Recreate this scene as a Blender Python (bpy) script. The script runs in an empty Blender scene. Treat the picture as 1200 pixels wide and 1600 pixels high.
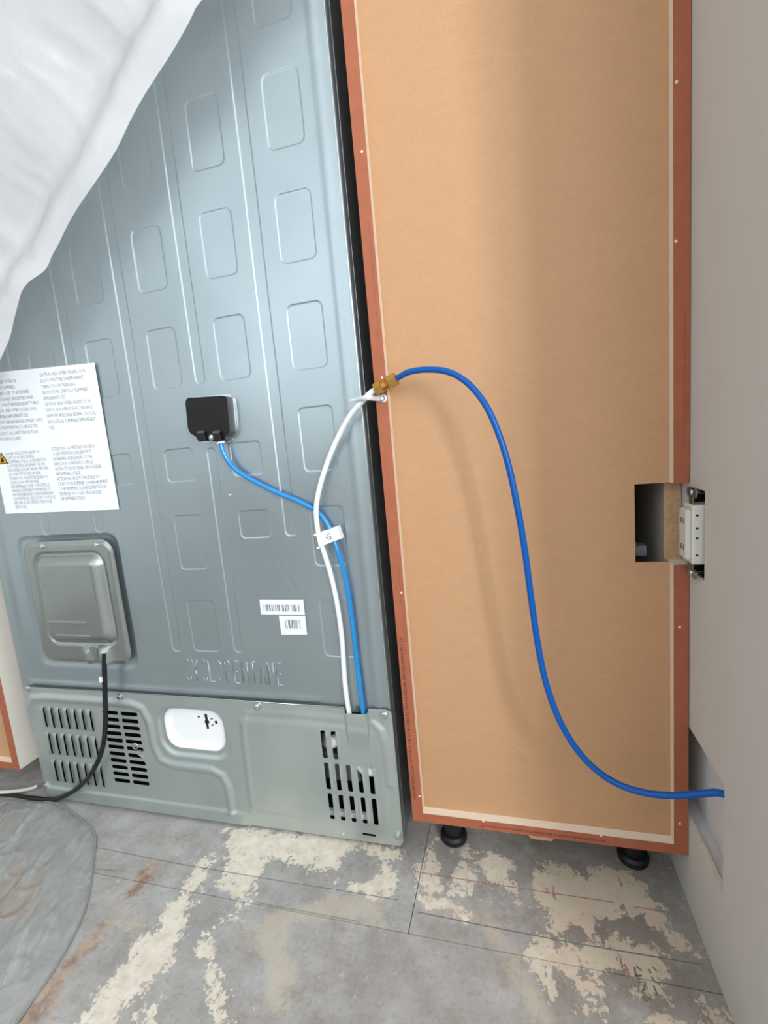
import bpy, bmesh, math, random
import numpy as np
from mathutils import Vector, Matrix, noise as mnoise

random.seed(7)
rng = np.random.default_rng(7)
scene = bpy.context.scene
COL = scene.collection

# ------------------------------------------------------------------ camera
YAW, PITCH, ROLL = -0.27021, -0.14173, -0.08903
FPX = 734.62
CAM = np.array([0.20887, -0.76585, 0.79284])
_f = np.array([math.sin(YAW)*math.cos(PITCH), math.cos(YAW)*math.cos(PITCH), math.sin(PITCH)])
_r0 = np.array([math.cos(YAW), -math.sin(YAW), 0.0])
_u0 = np.cross(_r0, _f)
_r = math.cos(ROLL)*_r0 + math.sin(ROLL)*_u0
_u = -math.sin(ROLL)*_r0 + math.cos(ROLL)*_u0
cd = bpy.data.cameras.new('camera')
cam = bpy.data.objects.new('camera', cd)
COL.objects.link(cam)
cd.sensor_fit = 'VERTICAL'
cd.sensor_height = 24.0
cd.lens = 24.0 * FPX / 1600.0
cd.clip_start = 0.01
M = Matrix(((_r[0], _u[0], -_f[0], CAM[0]), (_r[1], _u[1], -_f[1], CAM[1]),
            (_r[2], _u[2], -_f[2], CAM[2]), (0, 0, 0, 1)))
cam.matrix_world = M
scene.camera = cam

def U(px, py, y=None, z=None, x=None):
    """real position of a photographed point that lies on the plane y=, z= or x="""
    d = _f + _r*(px-600)/FPX - _u*(py-800)/FPX
    if y is not None: t = (y-CAM[1])/d[1]
    elif z is not None: t = (z-CAM[2])/d[2]
    else: t = (x-CAM[0])/d[0]
    p = CAM + t*d
    return (float(p[0]), float(p[1]), float(p[2]))

# ------------------------------------------------------------------ world, light, exposure
W = bpy.data.worlds.new('world'); scene.world = W
W.use_nodes = True
bg = W.node_tree.nodes['Background']
bg.inputs[0].default_value = (0.80, 0.90, 1.0, 1)
bg.inputs[1].default_value = 1.0
def window_light(name, loc, rot, w, h, power, col):
    la = bpy.data.lights.new(name, 'AREA'); la.shape = 'RECTANGLE'
    la.size = w; la.size_y = h; la.energy = power; la.color = col
    lo = bpy.data.objects.new(name, la); COL.objects.link(lo)
    lo.location = loc; lo.rotation_euler = rot
    return lo
RX, RY = 1.46, -2.35                                   # far right wall and the wall behind the camera
WIN1 = (-2.16, -1.48, 0.96, 1.95)                      # window in the far right wall (y0, y1, z0, z1)
FILL_WIN = (-2.00, -0.10, 0.95, 2.50)                       # added unseen window behind the camera, for fill (x0, x1, z0, z1)
window_light('daylight_and_fill', (RX+0.04, (WIN1[0]+WIN1[1])/2, (WIN1[2]+WIN1[3])/2), (0, math.radians(90), 0),
             WIN1[3]-WIN1[2]-0.04, WIN1[1]-WIN1[0]-0.04, 92, (0.93, 0.97, 1.0))
window_light('daylight_and_fill', ((FILL_WIN[0]+FILL_WIN[1])/2, RY-0.04, (FILL_WIN[2]+FILL_WIN[3])/2), (math.radians(90), 0, 0),
             FILL_WIN[1]-FILL_WIN[0]-0.04, FILL_WIN[3]-FILL_WIN[2]-0.04, 12.5, (0.90, 0.96, 1.0))  # added fill lamp, also brightens the reflections in the steel
scene.view_settings.view_transform = 'Standard'
scene.view_settings.look = 'None'
scene.view_settings.gamma = 1.0
scene.view_settings.use_curve_mapping = False
scene.view_settings.exposure = -0.32

# ------------------------------------------------------------------ dimensions (metres)
CW = 0.456            # pantry cabinet width
ZB = 0.0909           # cabinet bottom
FY = 0.0282           # refrigerator back plane
FXR, FXL = -0.0337, -0.9475
SEAM = 0.2972         # top of lower cover
WX = 0.4572           # face of the right wall

# ------------------------------------------------------------------ helpers
def lin(c):
    return tuple(((v/255.0)/12.92 if v/255.0 <= 0.04045 else (((v/255.0)+0.055)/1.055)**2.4) for v in c)

def mat(name, rgb, rough=0.5, metal=0.0, spec=0.5, var=0.0, vscale=30, bump=0.0, bscale=200,
        speck=0.0, sscale=400, coat=0.0, stretch=(1, 1, 1), rvar=0.0):
    m = bpy.data.materials.new(name); m.use_nodes = True
    nt = m.node_tree; N = nt.nodes; L = nt.links
    b = N['Principled BSDF']
    c = lin(rgb)
    b.inputs['Base Color'].default_value = (*c, 1)
    b.inputs['Roughness'].default_value = rough
    b.inputs['Metallic'].default_value = metal
    b.inputs['Specular IOR Level'].default_value = spec
    b.inputs['Coat Weight'].default_value = coat
    if var or bump or speck or rvar:
        tc = N.new('ShaderNodeTexCoord'); mp = N.new('ShaderNodeMapping')
        mp.inputs['Scale'].default_value = stretch
        L.new(tc.outputs['Object'], mp.inputs[0])
    if var or speck:
        n = N.new('ShaderNodeTexNoise'); n.inputs['Scale'].default_value = vscale
        n.inputs['Detail'].default_value = 5
        L.new(mp.outputs[0], n.inputs[0])
        mr = N.new('ShaderNodeMapRange')
        mr.inputs[1].default_value = 0.3; mr.inputs[2].default_value = 0.7
        mr.inputs[3].default_value = 1-var; mr.inputs[4].default_value = 1+var
        L.new(n.outputs[0], mr.inputs[0])
        fac = mr.outputs[0]
        if speck:
            n2 = N.new('ShaderNodeTexNoise'); n2.inputs['Scale'].default_value = sscale
            n2.inputs['Detail'].default_value = 2
            L.new(mp.outputs[0], n2.inputs[0])
            m2 = N.new('ShaderNodeMapRange')
            m2.inputs[1].default_value = 0.3; m2.inputs[2].default_value = 0.7
            m2.inputs[3].default_value = 1-speck; m2.inputs[4].default_value = 1+speck
            L.new(n2.outputs[0], m2.inputs[0])
            mu = N.new('ShaderNodeMath'); mu.operation = 'MULTIPLY'
            L.new(fac, mu.inputs[0]); L.new(m2.outputs[0], mu.inputs[1]); fac = mu.outputs[0]
        vm = N.new('ShaderNodeVectorMath'); vm.operation = 'SCALE'
        vm.inputs[0].default_value = c
        L.new(fac, vm.inputs['Scale'])
        L.new(vm.outputs[0], b.inputs['Base Color'])
    if rvar:
        n4 = N.new('ShaderNodeTexNoise'); n4.inputs['Scale'].default_value = 4.0
        n4.inputs['Detail'].default_value = 2
        L.new(mp.outputs[0], n4.inputs[0])
        m4 = N.new('ShaderNodeMapRange')
        m4.inputs[1].default_value = 0.3; m4.inputs[2].default_value = 0.7
        m4.inputs[3].default_value = rough-rvar; m4.inputs[4].default_value = rough+rvar
        L.new(n4.outputs[0], m4.inputs[0]); L.new(m4.outputs[0], b.inputs['Roughness'])
    if bump:
        n3 = N.new('ShaderNodeTexNoise'); n3.inputs['Scale'].default_value = bscale
        n3.inputs['Detail'].default_value = 3
        L.new(mp.outputs[0], n3.inputs[0])
        bp = N.new('ShaderNodeBump'); bp.inputs['Strength'].default_value = bump
        bp.inputs['Distance'].default_value = 0.002
        L.new(n3.outputs[0], bp.inputs['Height']); L.new(bp.outputs[0], b.inputs['Normal'])
    return m

def tag(o, label=None, cat=None, group=None, kind=None):
    if label: o['label'] = label
    if cat: o['category'] = cat
    if group: o['group'] = group
    if kind: o['kind'] = kind
    return o

def link(name, me, m, parent=None, smooth=False):
    o = bpy.data.objects.new(name, me); COL.objects.link(o)
    if m is not None and len(me.materials) == 0: me.materials.append(m)
    if parent is not None: o.parent = parent
    if smooth:
        me.polygons.foreach_set('use_smooth', [True]*len(me.polygons))
    return o

def obj(name, bm, m, parent=None, smooth=False):
    me = bpy.data.meshes.new(name)
    bmesh.ops.recalc_face_normals(bm, faces=bm.faces)
    bm.to_mesh(me); bm.free()
    o = link(name, me, m, parent, smooth)
    return o

def empty(name, loc=(0, 0, 0)):
    o = bpy.data.objects.new(name, None); COL.objects.link(o)
    o.empty_display_size = 0.05
    return o      # parts are built in world coordinates; set_origin() moves the Empty to the base

def set_origin(root, loc):
    root.location = loc
    for ch in root.children:
        ch.matrix_parent_inverse = Matrix.Translation(Vector(loc)).inverted()

def add_box(bm, a, b):
    x0, y0, z0 = a; x1, y1, z1 = b
    v = [bm.verts.new(p) for p in ((x0,y0,z0),(x1,y0,z0),(x1,y1,z0),(x0,y1,z0),
                                   (x0,y0,z1),(x1,y0,z1),(x1,y1,z1),(x0,y1,z1))]
    for f in ((0,3,2,1),(4,5,6,7),(0,1,5,4),(1,2,6,5),(2,3,7,6),(3,0,4,7)):
        bm.faces.new([v[i] for i in f])
    return v

def box(name, a, b, m, parent=None, bevel=0.0):
    bm = bmesh.new(); add_box(bm, a, b)
    if bevel:
        bmesh.ops.bevel(bm, geom=bm.edges[:], offset=bevel, segments=2, affect='EDGES', profile=0.5)
    return obj(name, bm, m, parent)

def frame_of(t):
    t = Vector(t).normalized()
    up = Vector((0, 0, 1)) if abs(t.z) < 0.9 else Vector((0, 1, 0))
    a = t.cross(up).normalized(); b = t.cross(a).normalized()
    return t, a, b

def add_lathe(bm, A, B, prof, sides=16, cap=True, flat=1.0):
    """profile of (distance along A->B in metres, radius)"""
    A = Vector(A); B = Vector(B)
    t, a, b = frame_of(B-A)
    rings = []
    for s, r in prof:
        rings.append([bm.verts.new(A+t*s+(a*math.cos(k*2*math.pi/sides)+b*math.sin(k*2*math.pi/sides)*flat)*r) for k in range(sides)])
    for i in range(len(rings)-1):
        for k in range(sides):
            bm.faces.new((rings[i][k], rings[i][(k+1) % sides], rings[i+1][(k+1) % sides], rings[i+1][k]))
    if cap:
        bm.faces.new(rings[0][::-1]); bm.faces.new(rings[-1])

def catmull(pts, n=8):
    P = [np.array(p, float) for p in pts]
    P = [2*P[0]-P[1]] + P + [2*P[-1]-P[-2]]
    out = []
    for i in range(1, len(P)-2):
        p0, p1, p2, p3 = P[i-1], P[i], P[i+1], P[i+2]
        for k in range(n):
            t = k/n
            out.append(0.5*((2*p1)+(-p0+p2)*t+(2*p0-5*p1+4*p2-p3)*t*t+(-p0+3*p1-3*p2+p3)*t**3))
    out.append(P[-2])
    return out

def add_tube(bm, path, r, sides=12, cap=True):
    path = [Vector(p) for p in path]
    n = len(path); rings = []
    prev = None
    for i, p in enumerate(path):
        t = (path[min(i+1, n-1)]-path[max(i-1, 0)]).normalized()
        if prev is None:
            _, a, b = frame_of(t)
        else:
            a = (prev - t*prev.dot(t)).normalized(); b = t.cross(a).normalized()
        prev = a
        rr = r[i] if isinstance(r, (list, tuple)) else r
        rings.append([bm.verts.new(p+(a*math.cos(k*2*math.pi/sides)+b*math.sin(k*2*math.pi/sides))*rr) for k in range(sides)])
    for i in range(n-1):
        for k in range(sides):
            bm.faces.new((rings[i][k], rings[i][(k+1) % sides], rings[i+1][(k+1) % sides], rings[i+1][k]))
    if cap:
        bm.faces.new(rings[0][::-1]); bm.faces.new(rings[-1])

def tube(name, pts, r, m, parent=None, sides=12, n=8, smooth=True):
    bm = bmesh.new(); add_tube(bm, catmull(pts, n), r, sides)
    return obj(name, bm, m, parent, smooth)

def sstep(t):
    t = np.clip(t, 0, 1); return t*t*(3-2*t)

def sd_rbox(X, Z, x0, x1, z0, z1, r):
    cx, cz = (x0+x1)/2, (z0+z1)/2
    qx = np.abs(X-cx)-(x1-x0)/2+r; qz = np.abs(Z-cz)-(z1-z0)/2+r
    return np.minimum(np.maximum(qx, qz), 0)+np.hypot(np.maximum(qx, 0), np.maximum(qz, 0))-r

def sd_line(X, Z, pts):
    d = np.full(X.shape, 9.0)
    for (ax, az), (bx, bz) in zip(pts[:-1], pts[1:]):
        dx, dz = bx-ax, bz-az
        t = np.clip(((X-ax)*dx+(Z-az)*dz)/(dx*dx+dz*dz+1e-12), 0, 1)
        d = np.minimum(d, np.hypot(X-ax-t*dx, Z-az-t*dz))
    return d

def sd_poly(X, Z, pts):
    """signed distance, negative inside"""
    P = list(pts)+[pts[0]]
    d = sd_line(X, Z, P)
    inside = np.zeros(X.shape, bool)
    for (ax, az), (bx, bz) in zip(P[:-1], P[1:]):
        c = ((az > Z) != (bz > Z)) & (X < (bx-ax)*(Z-az)/(bz-az+1e-12)+ax)
        inside ^= c
    return np.where(inside, -d, d)

def pressed_sheet(name, x0, x1, z0, z1, step, hfun, y0, m, parent, hole=None, outline=None, xl=None, zl=None):
    """sheet metal in an x-z plane, pressed outwards (-y) by hfun; hole / outline are signed distances"""
    xa = xl if xl is not None else np.linspace(x0, x1, int(round((x1-x0)/step))+1)
    za = zl if zl is not None else np.linspace(z0, z1, int(round((z1-z0)/step))+1)
    nx, nz = len(xa), len(za)
    X, Z = np.meshgrid(xa, za)
    keep = None
    sd = None
    if outline is not None: sd = outline
    def total(X, Z):
        s = np.full(X.shape, -1.0)
        if outline is not None: s = np.maximum(s, outline(X, Z))
        if hole is not None: s = np.maximum(s, -hole(X, Z))
        return s                    # negative where there is metal
    if hole is not None or outline is not None:
        e = step*0.05
        for _ in range(2):
            s = total(X, Z)
            gx = (total(X+e, Z)-total(X-e, Z))/(2*e); gz = (total(X, Z+e)-total(X, Z-e))/(2*e)
            g = np.hypot(gx, gz)+1e-9
            near = np.abs(s) < step*0.55
            X = np.where(near, X-s*gx/g, X); Z = np.where(near, Z-s*gz/g, Z)
        s = total(X, Z)
        solid = s <= step*0.12
        keep = solid[:-1, :-1] & solid[1:, :-1] & solid[:-1, 1:] & solid[1:, 1:]
    H = hfun(X, Z)
    co = np.stack([X, y0-H, Z], -1).reshape(-1, 3)
    idx = np.arange(nx*nz).reshape(nz, nx)
    F = np.stack([idx[:-1, :-1], idx[:-1, 1:], idx[1:, 1:], idx[1:, :-1]], -1)
    F = F[keep] if keep is not None else F.reshape(-1, 4)
    used = np.unique(F); remap = np.zeros(nx*nz, int); remap[used] = np.arange(len(used))
    co = co[used]; F = remap[F]
    me = bpy.data.meshes.new(name)
    me.vertices.add(len(co)); me.vertices.foreach_set('co', co.ravel().astype(np.float32))
    me.loops.add(F.size); me.loops.foreach_set('vertex_index', F.ravel().astype(np.int32))
    me.polygons.add(len(F)); me.polygons.foreach_set('loop_start', np.arange(0, F.size, 4, dtype=np.int32))
    me.update(calc_edges=True); me.validate()
    return link(name, me, m, parent, smooth=True)

def quad(name, pts, m, parent=None, thick=0.0004):
    """a thin sticker: four corners, front first"""
    bm = bmesh.new()
    v = [Vector(p) for p in pts]
    n = (v[1]-v[0]).cross(v[3]-v[0]).normalized()
    if n.y > 0: n = -n
    a = [bm.verts.new(p+n*thick) for p in v]; b = [bm.verts.new(p) for p in v]
    bm.faces.new(a); bm.faces.new(b[::-1])
    for i in range(4): bm.faces.new((a[i], b[i], b[(i+1) % 4], a[(i+1) % 4]))
    return obj(name, bm, m, parent)

def text_mesh(name, lines, O, ex, ez, size, m, parent, xs=1.0, leading=1.0, thin=0.0):
    """flat print; O = top-left of first line, ex = reading direction, ez = up; lines of text"""
    cu = bpy.data.curves.new('t', 'FONT')
    cu.body = '\n'.join(lines); cu.size = size; cu.space_line = leading
    cu.resolution_u = 1; cu.offset = thin
    to = bpy.data.objects.new('t', cu); COL.objects.link(to)
    dg = bpy.context.evaluated_depsgraph_get()
    me = bpy.data.meshes.new_from_object(to.evaluated_get(dg))
    bpy.data.objects.remove(to); bpy.data.curves.remove(cu)
    ex = Vector(ex).normalized(); ez = Vector(ez).normalized(); O = Vector(O)
    me.name = name
    for v in me.vertices:
        v.co = O + ex*v.co.x*xs + ez*(v.co.y-size*0.72)
    return link(name, me, m, parent)

# ------------------------------------------------------------------ materials
M_steel = mat('galvanised_steel', (172, 184, 188), 0.33, 0.82, var=0.035, vscale=9, rvar=0.05, bump=0.02, bscale=500)
M_steel2 = mat('galvanised_cover', (188, 197, 194), 0.40, 0.72, var=0.04, vscale=14, rvar=0.05)
M_plate = mat('bright_zinc_plate', (166, 172, 169), 0.24, 0.9, var=0.03, vscale=12, rvar=0.06)
M_screw = mat('screw_zinc', (205, 210, 208), 0.22, 0.95)
M_dark = mat('charcoal_side', (118, 122, 128), 0.36, 0.2, var=0.05, vscale=60, bump=0.05, bscale=900)
M_edge = mat('grey_folded_edge', (128, 133, 138), 0.4, 0.4)
M_inner = mat('dark_compartment', (18, 19, 21), 0.8)
M_blackpl = mat('black_plastic', (16, 14, 16), 0.45, spec=0.35, bump=0.03, bscale=800)
M_greypl = mat('scuffed_black_edge', (82, 78, 82), 0.5)
M_white = mat('white_plastic', (246, 247, 249), 0.3)
M_paper = mat('label_paper', (240, 243, 247), 0.6)
M_ink = mat('print_ink', (70, 74, 78), 0.7)
M_inkb = mat('barcode_ink', (105, 108, 112), 0.7)
M_yellow = mat('warning_yellow', (214, 160, 52), 0.6)
M_black = mat('mark_black', (8, 8, 9), 0.7)
M_blue = mat('blue_tube', (0, 84, 166), 0.34, spec=0.3)
M_blue2 = mat('light_blue_tube', (6, 136, 206), 0.25, spec=0.6, coat=0.4)
M_wtube = mat('white_tube', (244, 244, 242), 0.35)
M_clear = mat('milky_nylon', (226, 229, 231), 0.3, spec=0.5)
M_brass = mat('brass', (196, 150, 78), 0.3, 0.85, var=0.08, vscale=80)
M_red = mat('red_ring', (205, 32, 48), 0.4)
M_mdf = mat('hardboard_tan', (192, 149, 111), 0.55, spec=0.3, var=0.022, vscale=34, speck=0.06, sscale=420, stretch=(1, 1, 2.5))
M_brown = mat('brown_edge', (168, 98, 70), 0.55, spec=0.3, var=0.07, vscale=40, speck=0.05, sscale=260)
M_brownink = mat('edge_print', (78, 34, 26), 0.7)
M_melamine = mat('pale_melamine', (238, 224, 205), 0.45)
M_whitecab = mat('white_melamine', (226, 219, 207), 0.5, var=0.015, vscale=30)
M_core = mat('particle_core', (196, 158, 122), 0.8, var=0.06, vscale=60, speck=0.12, sscale=260)
M_wood = mat('pink_wood', (196, 140, 112), 0.7, var=0.06, vscale=40)
M_foot = mat('black_foot', (22, 22, 25), 0.5, spec=0.4)
M_wall = mat('grey_drywall', (205, 201, 194), 0.85, spec=0.2, var=0.015, vscale=10, speck=0.02, sscale=300, bump=0.04, bscale=260)
M_wallcut = mat('drywall_cut_edge', (212, 202, 190), 0.9, var=0.05, vscale=90)
M_cavity = mat('drywall_back_paper', (216, 212, 210), 0.9, var=0.03, vscale=25, speck=0.03, sscale=260)
M_room = mat('painted_room_wall', (222, 223, 222), 0.8)
M_ceil = mat('white_ceiling', (246, 247, 248), 0.9)
M_zinc = mat('zinc_yoke', (150, 152, 146), 0.35, 0.85, var=0.12, vscale=150)
M_device = mat('ivory_device', (226, 222, 212), 0.4)
M_cord = mat('black_cord', (26, 27, 29), 0.4, spec=0.4)
M_cordw = mat('white_cord', (206, 201, 192), 0.5)
M_pencil = mat('pencil_line', (118, 118, 118), 0.9)
M_chalkred = mat('red_chalk', (170, 118, 110), 0.9)
M_chalkpale = mat('faded_pink_chalk', (184, 164, 162), 0.9)
M_chalkgreen = mat('green_marker', (104, 120, 104), 0.9)
M_chalkdark = mat('dark_green_line', (112, 122, 118), 0.9)
M_under = mat('dark_deck_wood', (70, 62, 54), 0.9)  # dark wood of the deck below the floor sheets

# ------------------------------------------------------------------ the room
def floor_material():
    m = bpy.data.materials.new('worn_subfloor'); m.use_nodes = True
    nt = m.node_tree; N = nt.nodes; L = nt.links
    b = N['Principled BSDF']
    tc = N.new('ShaderNodeTexCoord')
    def nz(scale, detail=5, rough=0.55, stretch=None):
        n = N.new('ShaderNodeTexNoise'); n.inputs['Scale'].default_value = scale
        n.inputs['Detail'].default_value = detail; n.inputs['Roughness'].default_value = rough
        if stretch:
            mp = N.new('ShaderNodeMapping'); mp.inputs['Scale'].default_value = stretch
            L.new(tc.outputs['Object'], mp.inputs[0]); L.new(mp.outputs[0], n.inputs[0])
        else: L.new(tc.outputs['Object'], n.inputs[0])
        return n.outputs[0]
    def attr(name):
        a = N.new('ShaderNodeAttribute'); a.attribute_name = name; return a.outputs['Fac']
    def math_(op, a, b_):
        n = N.new('ShaderNodeMath'); n.operation = op
        for i, v in enumerate((a, b_)):
            if isinstance(v, (int, float)): n.inputs[i].default_value = v
            else: L.new(v, n.inputs[i])
        return n.outputs[0]
    def rng_(v, a, b_, c=0.0, d=1.0):
        n = N.new('ShaderNodeMapRange'); n.inputs[1].default_value = a; n.inputs[2].default_value = b_
        n.inputs[3].default_value = c; n.inputs[4].default_value = d
        L.new(v, n.inputs[0]); return n.outputs[0]
    def mix(f, A, B):
        n = N.new('ShaderNodeMix'); n.data_type = 'RGBA'
        L.new(f, n.inputs[0])
        for i, v in ((6, A), (7, B)):
            if isinstance(v, tuple): n.inputs[i].default_value = (*lin(v), 1)
            else: L.new(v, n.inputs[i])
        return n.outputs[2]
    base = mix(rng_(nz(7, 6), 0.32, 0.68), (163, 160, 156), (190, 188, 185))
    base = mix(rng_(nz(23, 6, 0.6), 0.42, 0.70, 0, 0.60), base, (146, 136, 126))
    base = mix(rng_(nz(120, 4, 0.7, (1, 1, 1)), 0.52, 0.70, 0, 0.40), base, (116, 108, 100))
    coarse = math_('MULTIPLY', math_('SUBTRACT', nz(13, 5, 0.6), 0.5), 0.05)
    scr = rng_(nz(34, 7, 0.75, (2.6, 0.8, 1)), 0.56, 0.66, 0, 0.030)
    ragged = math_('ADD', math_('MULTIPLY', math_('SUBTRACT', nz(38, 8, 0.62), 0.5), 0.10),
                   math_('MULTIPLY', math_('SUBTRACT', nz(160, 4, 0.6), 0.5), 0.045))
    base = mix(rng_(math_('ADD', attr('dirt_shade'), math_('MULTIPLY', ragged, 2.0)), -0.06, 0.06, 0, 0.65), base, (118, 108, 98))  # brown tint of the boards, deepened with painted shade
    base = mix(rng_(nz(14, 7, 0.7, (0.6, 2.2, 1)), 0.50, 0.70, 0, 0.42), base, (150, 138, 126))
    base = mix(rng_(nz(70, 6, 0.72), 0.61, 0.67, 0, 0.6), base, (212, 208, 202))
    tan = rng_(math_('ADD', attr('tan'), ragged), -0.012, 0.012, 0, 0.62)
    base = mix(tan, base, (205, 192, 172))
    rust = rng_(math_('ADD', attr('rust'), math_('MULTIPLY', ragged, 0.9)), -0.012, 0.01, 0, 0.75)
    base = mix(rust, base, mix(rng_(nz(30, 4), 0.45, 0.6), (186, 158, 126), (140, 92, 70)))
    pm = rng_(math_('SUBTRACT', math_('ADD', math_('ADD', attr('paint'), coarse), ragged), scr), -0.0025, 0.0025)
    paint = mix(rng_(nz(45, 5), 0.35, 0.7), (236, 227, 212), (218, 204, 184))
    dirt_shade_m = math_('ADD', attr('dirt_shade'), math_('MULTIPLY', ragged, 1.5))
    paint = mix(rng_(dirt_shade_m, -0.05, 0.05, 0, 0.75), paint, (196, 180, 158))  # paint patches browned there too, shade put into their colour
    paint = mix(rng_(nz(90, 6, 0.75), 0.56, 0.70, 0, 0.55), paint, (168, 152, 134))
    col = mix(pm, base, paint)
    L.new(col, b.inputs['Base Color'])
    b.inputs['Roughness'].default_value = 0.55
    L.new(rng_(nz(18, 4), 0.3, 0.7, 0.42, 0.66), b.inputs['Roughness'])
    b.inputs['Specular IOR Level'].default_value = 0.45
    bp = N.new('ShaderNodeBump'); bp.inputs['Strength'].default_value = 0.35; bp.inputs['Distance'].default_value = 0.0012
    L.new(math_('ADD', math_('MULTIPLY', pm, 0.6), math_('MULTIPLY', nz(220, 3), 0.4)), bp.inputs['Height'])
    L.new(bp.outputs[0], b.inputs['Normal'])
    return m
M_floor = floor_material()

def fl(pts, ox, oy):
    out = []
    for x, y in pts:
        p = U(ox+x/2, oy+y/2, z=0); out.append((p[0], p[1]))
    return out
A_ = lambda p: fl(p, 0, 1300)
B_ = lambda p: fl(p, 600, 1300)
PAINT = [A_(p) for p in (
    [(250,600),(330,490),(430,340),(500,310),(480,290),(545,200),(640,70),(690,65),(640,140),(600,200),(580,260),(590,310),(560,370),(540,400),(480,450),(460,480),(400,560),(370,600),(320,690),(190,690)],
    [(700,-10),(900,-5),(1110,20),(1110,50),(1050,120),(960,110),(880,80),(820,100),(790,180),(740,260),(715,270),(730,200),(690,150),(720,90),(695,50)],
    [(1050,150),(1140,170),(1200,90),(1240,120),(1230,200),(1100,190)],
    [(630,320),(655,320),(665,420),(700,450),(715,600),(668,600),(640,430)],
    [(400,600),(440,560),(490,520),(470,620)],
    [(690,-60),(740,-75),(850,-70),(870,-55),(760,-40)])] + [B_(p) for p in (
    [(110,90),(160,20),(170,100),(165,150),(190,190),(140,190),(110,160)],
    [(300,70),(340,60),(410,90),(400,130),(430,180),(420,220),(380,160),(320,150),(300,110)],
    [(460,120),(520,110),(600,130),(700,110),(830,170),(850,230),(930,330),(980,380),(930,370),(860,310),(780,270),(690,260),(660,290),(650,340),(620,350),(600,300),(540,320),(510,300),(500,220),(465,180)],
    [(450,380),(480,330),(560,340),(690,360),(720,330),(790,340),(880,390),(870,430),(880,490),(830,520),(790,460),(750,430),(680,420),(620,440),(610,480),(540,430),(520,520),(490,450),(450,430)],
    [(640,450),(680,480),(700,560),(660,560),(610,560)],
    [(780,510),(820,540),(830,570),(780,550)], [(850,560),(920,560),(980,610),(860,620)],
    [(1020,540),(1050,560),(1060,610),(1020,610)], [(230,90),(270,100),(260,180),(220,190)],
    [(230,55),(275,55),(270,80),(220,75)])]
PAINT += [A_([(1120,30),(1240,60),(1250,110),(1190,80),(1150,60)]), B_([(100,205),(200,215),(260,250),(130,240)])]
TAN = [A_(p) for p in (
    [(790,280),(900,240),(1100,190),(1200,200),(1200,290),(1000,270),(900,300),(880,330),(930,400),(900,560),(850,560),(830,400),(780,300)],
    [(370,290),(430,270),(440,300),(400,330)])] + [B_(p) for p in (
    [(100,200),(200,210),(330,270),(420,400),(470,480),(540,620),(500,620),(420,460),(370,360),(300,280),(130,240)],
    [(240,120),(280,110),(290,150),(240,150)])]
DIRT_SHADE = [B_([(330,40),(760,60),(930,150),(1100,620),(560,620),(440,330)]), B_([(-150,-40),(330,40),(300,120),(-100,60)])]  # brown floor tint with shade painted into it
RUST = [A_([(60,600),(120,500),(210,400),(290,320),(340,280),(300,350),(240,410),(190,480),(120,600)]),
        A_([(385,215),(430,150),(470,90),(500,85),(470,140),(420,200)]),
        A_([(-60,720),(40,610),(110,600),(20,740)]), A_([(0,150),(60,110),(130,130),(120,230),(60,290),(-20,280)])]

floor_root = tag(empty('floor'), kind='structure')
def sheet(x0, x1, y0, y1, step):
    nx = max(2, int((x1-x0)/step)+1); ny = max(2, int((y1-y0)/step)+1)
    X, Y = np.meshgrid(np.linspace(x0, x1, nx), np.linspace(y0, y1, ny))
    nz_ = 0.0
    co = np.stack([X, Y, np.zeros_like(X)], -1).reshape(-1, 3)
    idx = np.arange(nx*ny).reshape(ny, nx)
    F = np.stack([idx[:-1, :-1], idx[:-1, 1:], idx[1:, 1:], idx[1:, :-1]], -1).reshape(-1, 4)
    me = bpy.data.meshes.new('plywood_sheet')
    verts = co.tolist(); faces = F.tolist()
    # a skirt gives the sheet its thickness at the joints
    ring = list(idx[0, :]) + list(idx[1:, -1]) + list(idx[-1, -2::-1]) + list(idx[-2:0:-1, 0])
    base = len(verts)
    verts += [[verts[i][0], verts[i][1], -0.018] for i in ring]
    n = len(ring)
    for k in range(n):
        faces.append([ring[k], base+k, base+(k+1) % n, ring[(k+1) % n]])
    me.from_pydata(verts, [], faces)
    Xv = np.array([v[0] for v in verts]); Yv = np.array([v[1] for v in verts])
    for nm, polys in (('paint', PAINT), ('tan', TAN), ('rust', RUST), ('dirt_shade', DIRT_SHADE)):
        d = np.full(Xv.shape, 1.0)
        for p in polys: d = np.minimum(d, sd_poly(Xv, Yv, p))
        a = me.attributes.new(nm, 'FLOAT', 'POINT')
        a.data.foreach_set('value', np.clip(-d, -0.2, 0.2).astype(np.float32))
    return link('plywood_sheet', me, M_floor, floor_root)
JX, JY = 0.0105, -0.1315
g = 0.0007
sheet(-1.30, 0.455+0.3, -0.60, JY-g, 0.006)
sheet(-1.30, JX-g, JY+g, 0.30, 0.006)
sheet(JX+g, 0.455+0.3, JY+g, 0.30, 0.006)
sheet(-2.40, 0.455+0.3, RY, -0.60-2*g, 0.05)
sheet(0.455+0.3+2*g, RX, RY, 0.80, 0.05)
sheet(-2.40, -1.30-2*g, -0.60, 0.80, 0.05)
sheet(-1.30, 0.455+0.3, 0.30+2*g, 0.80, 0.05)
box('joist_deck', (-2.4, RY, -0.03), (RX, 0.80, -0.0185), M_under, floor_root)

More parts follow.
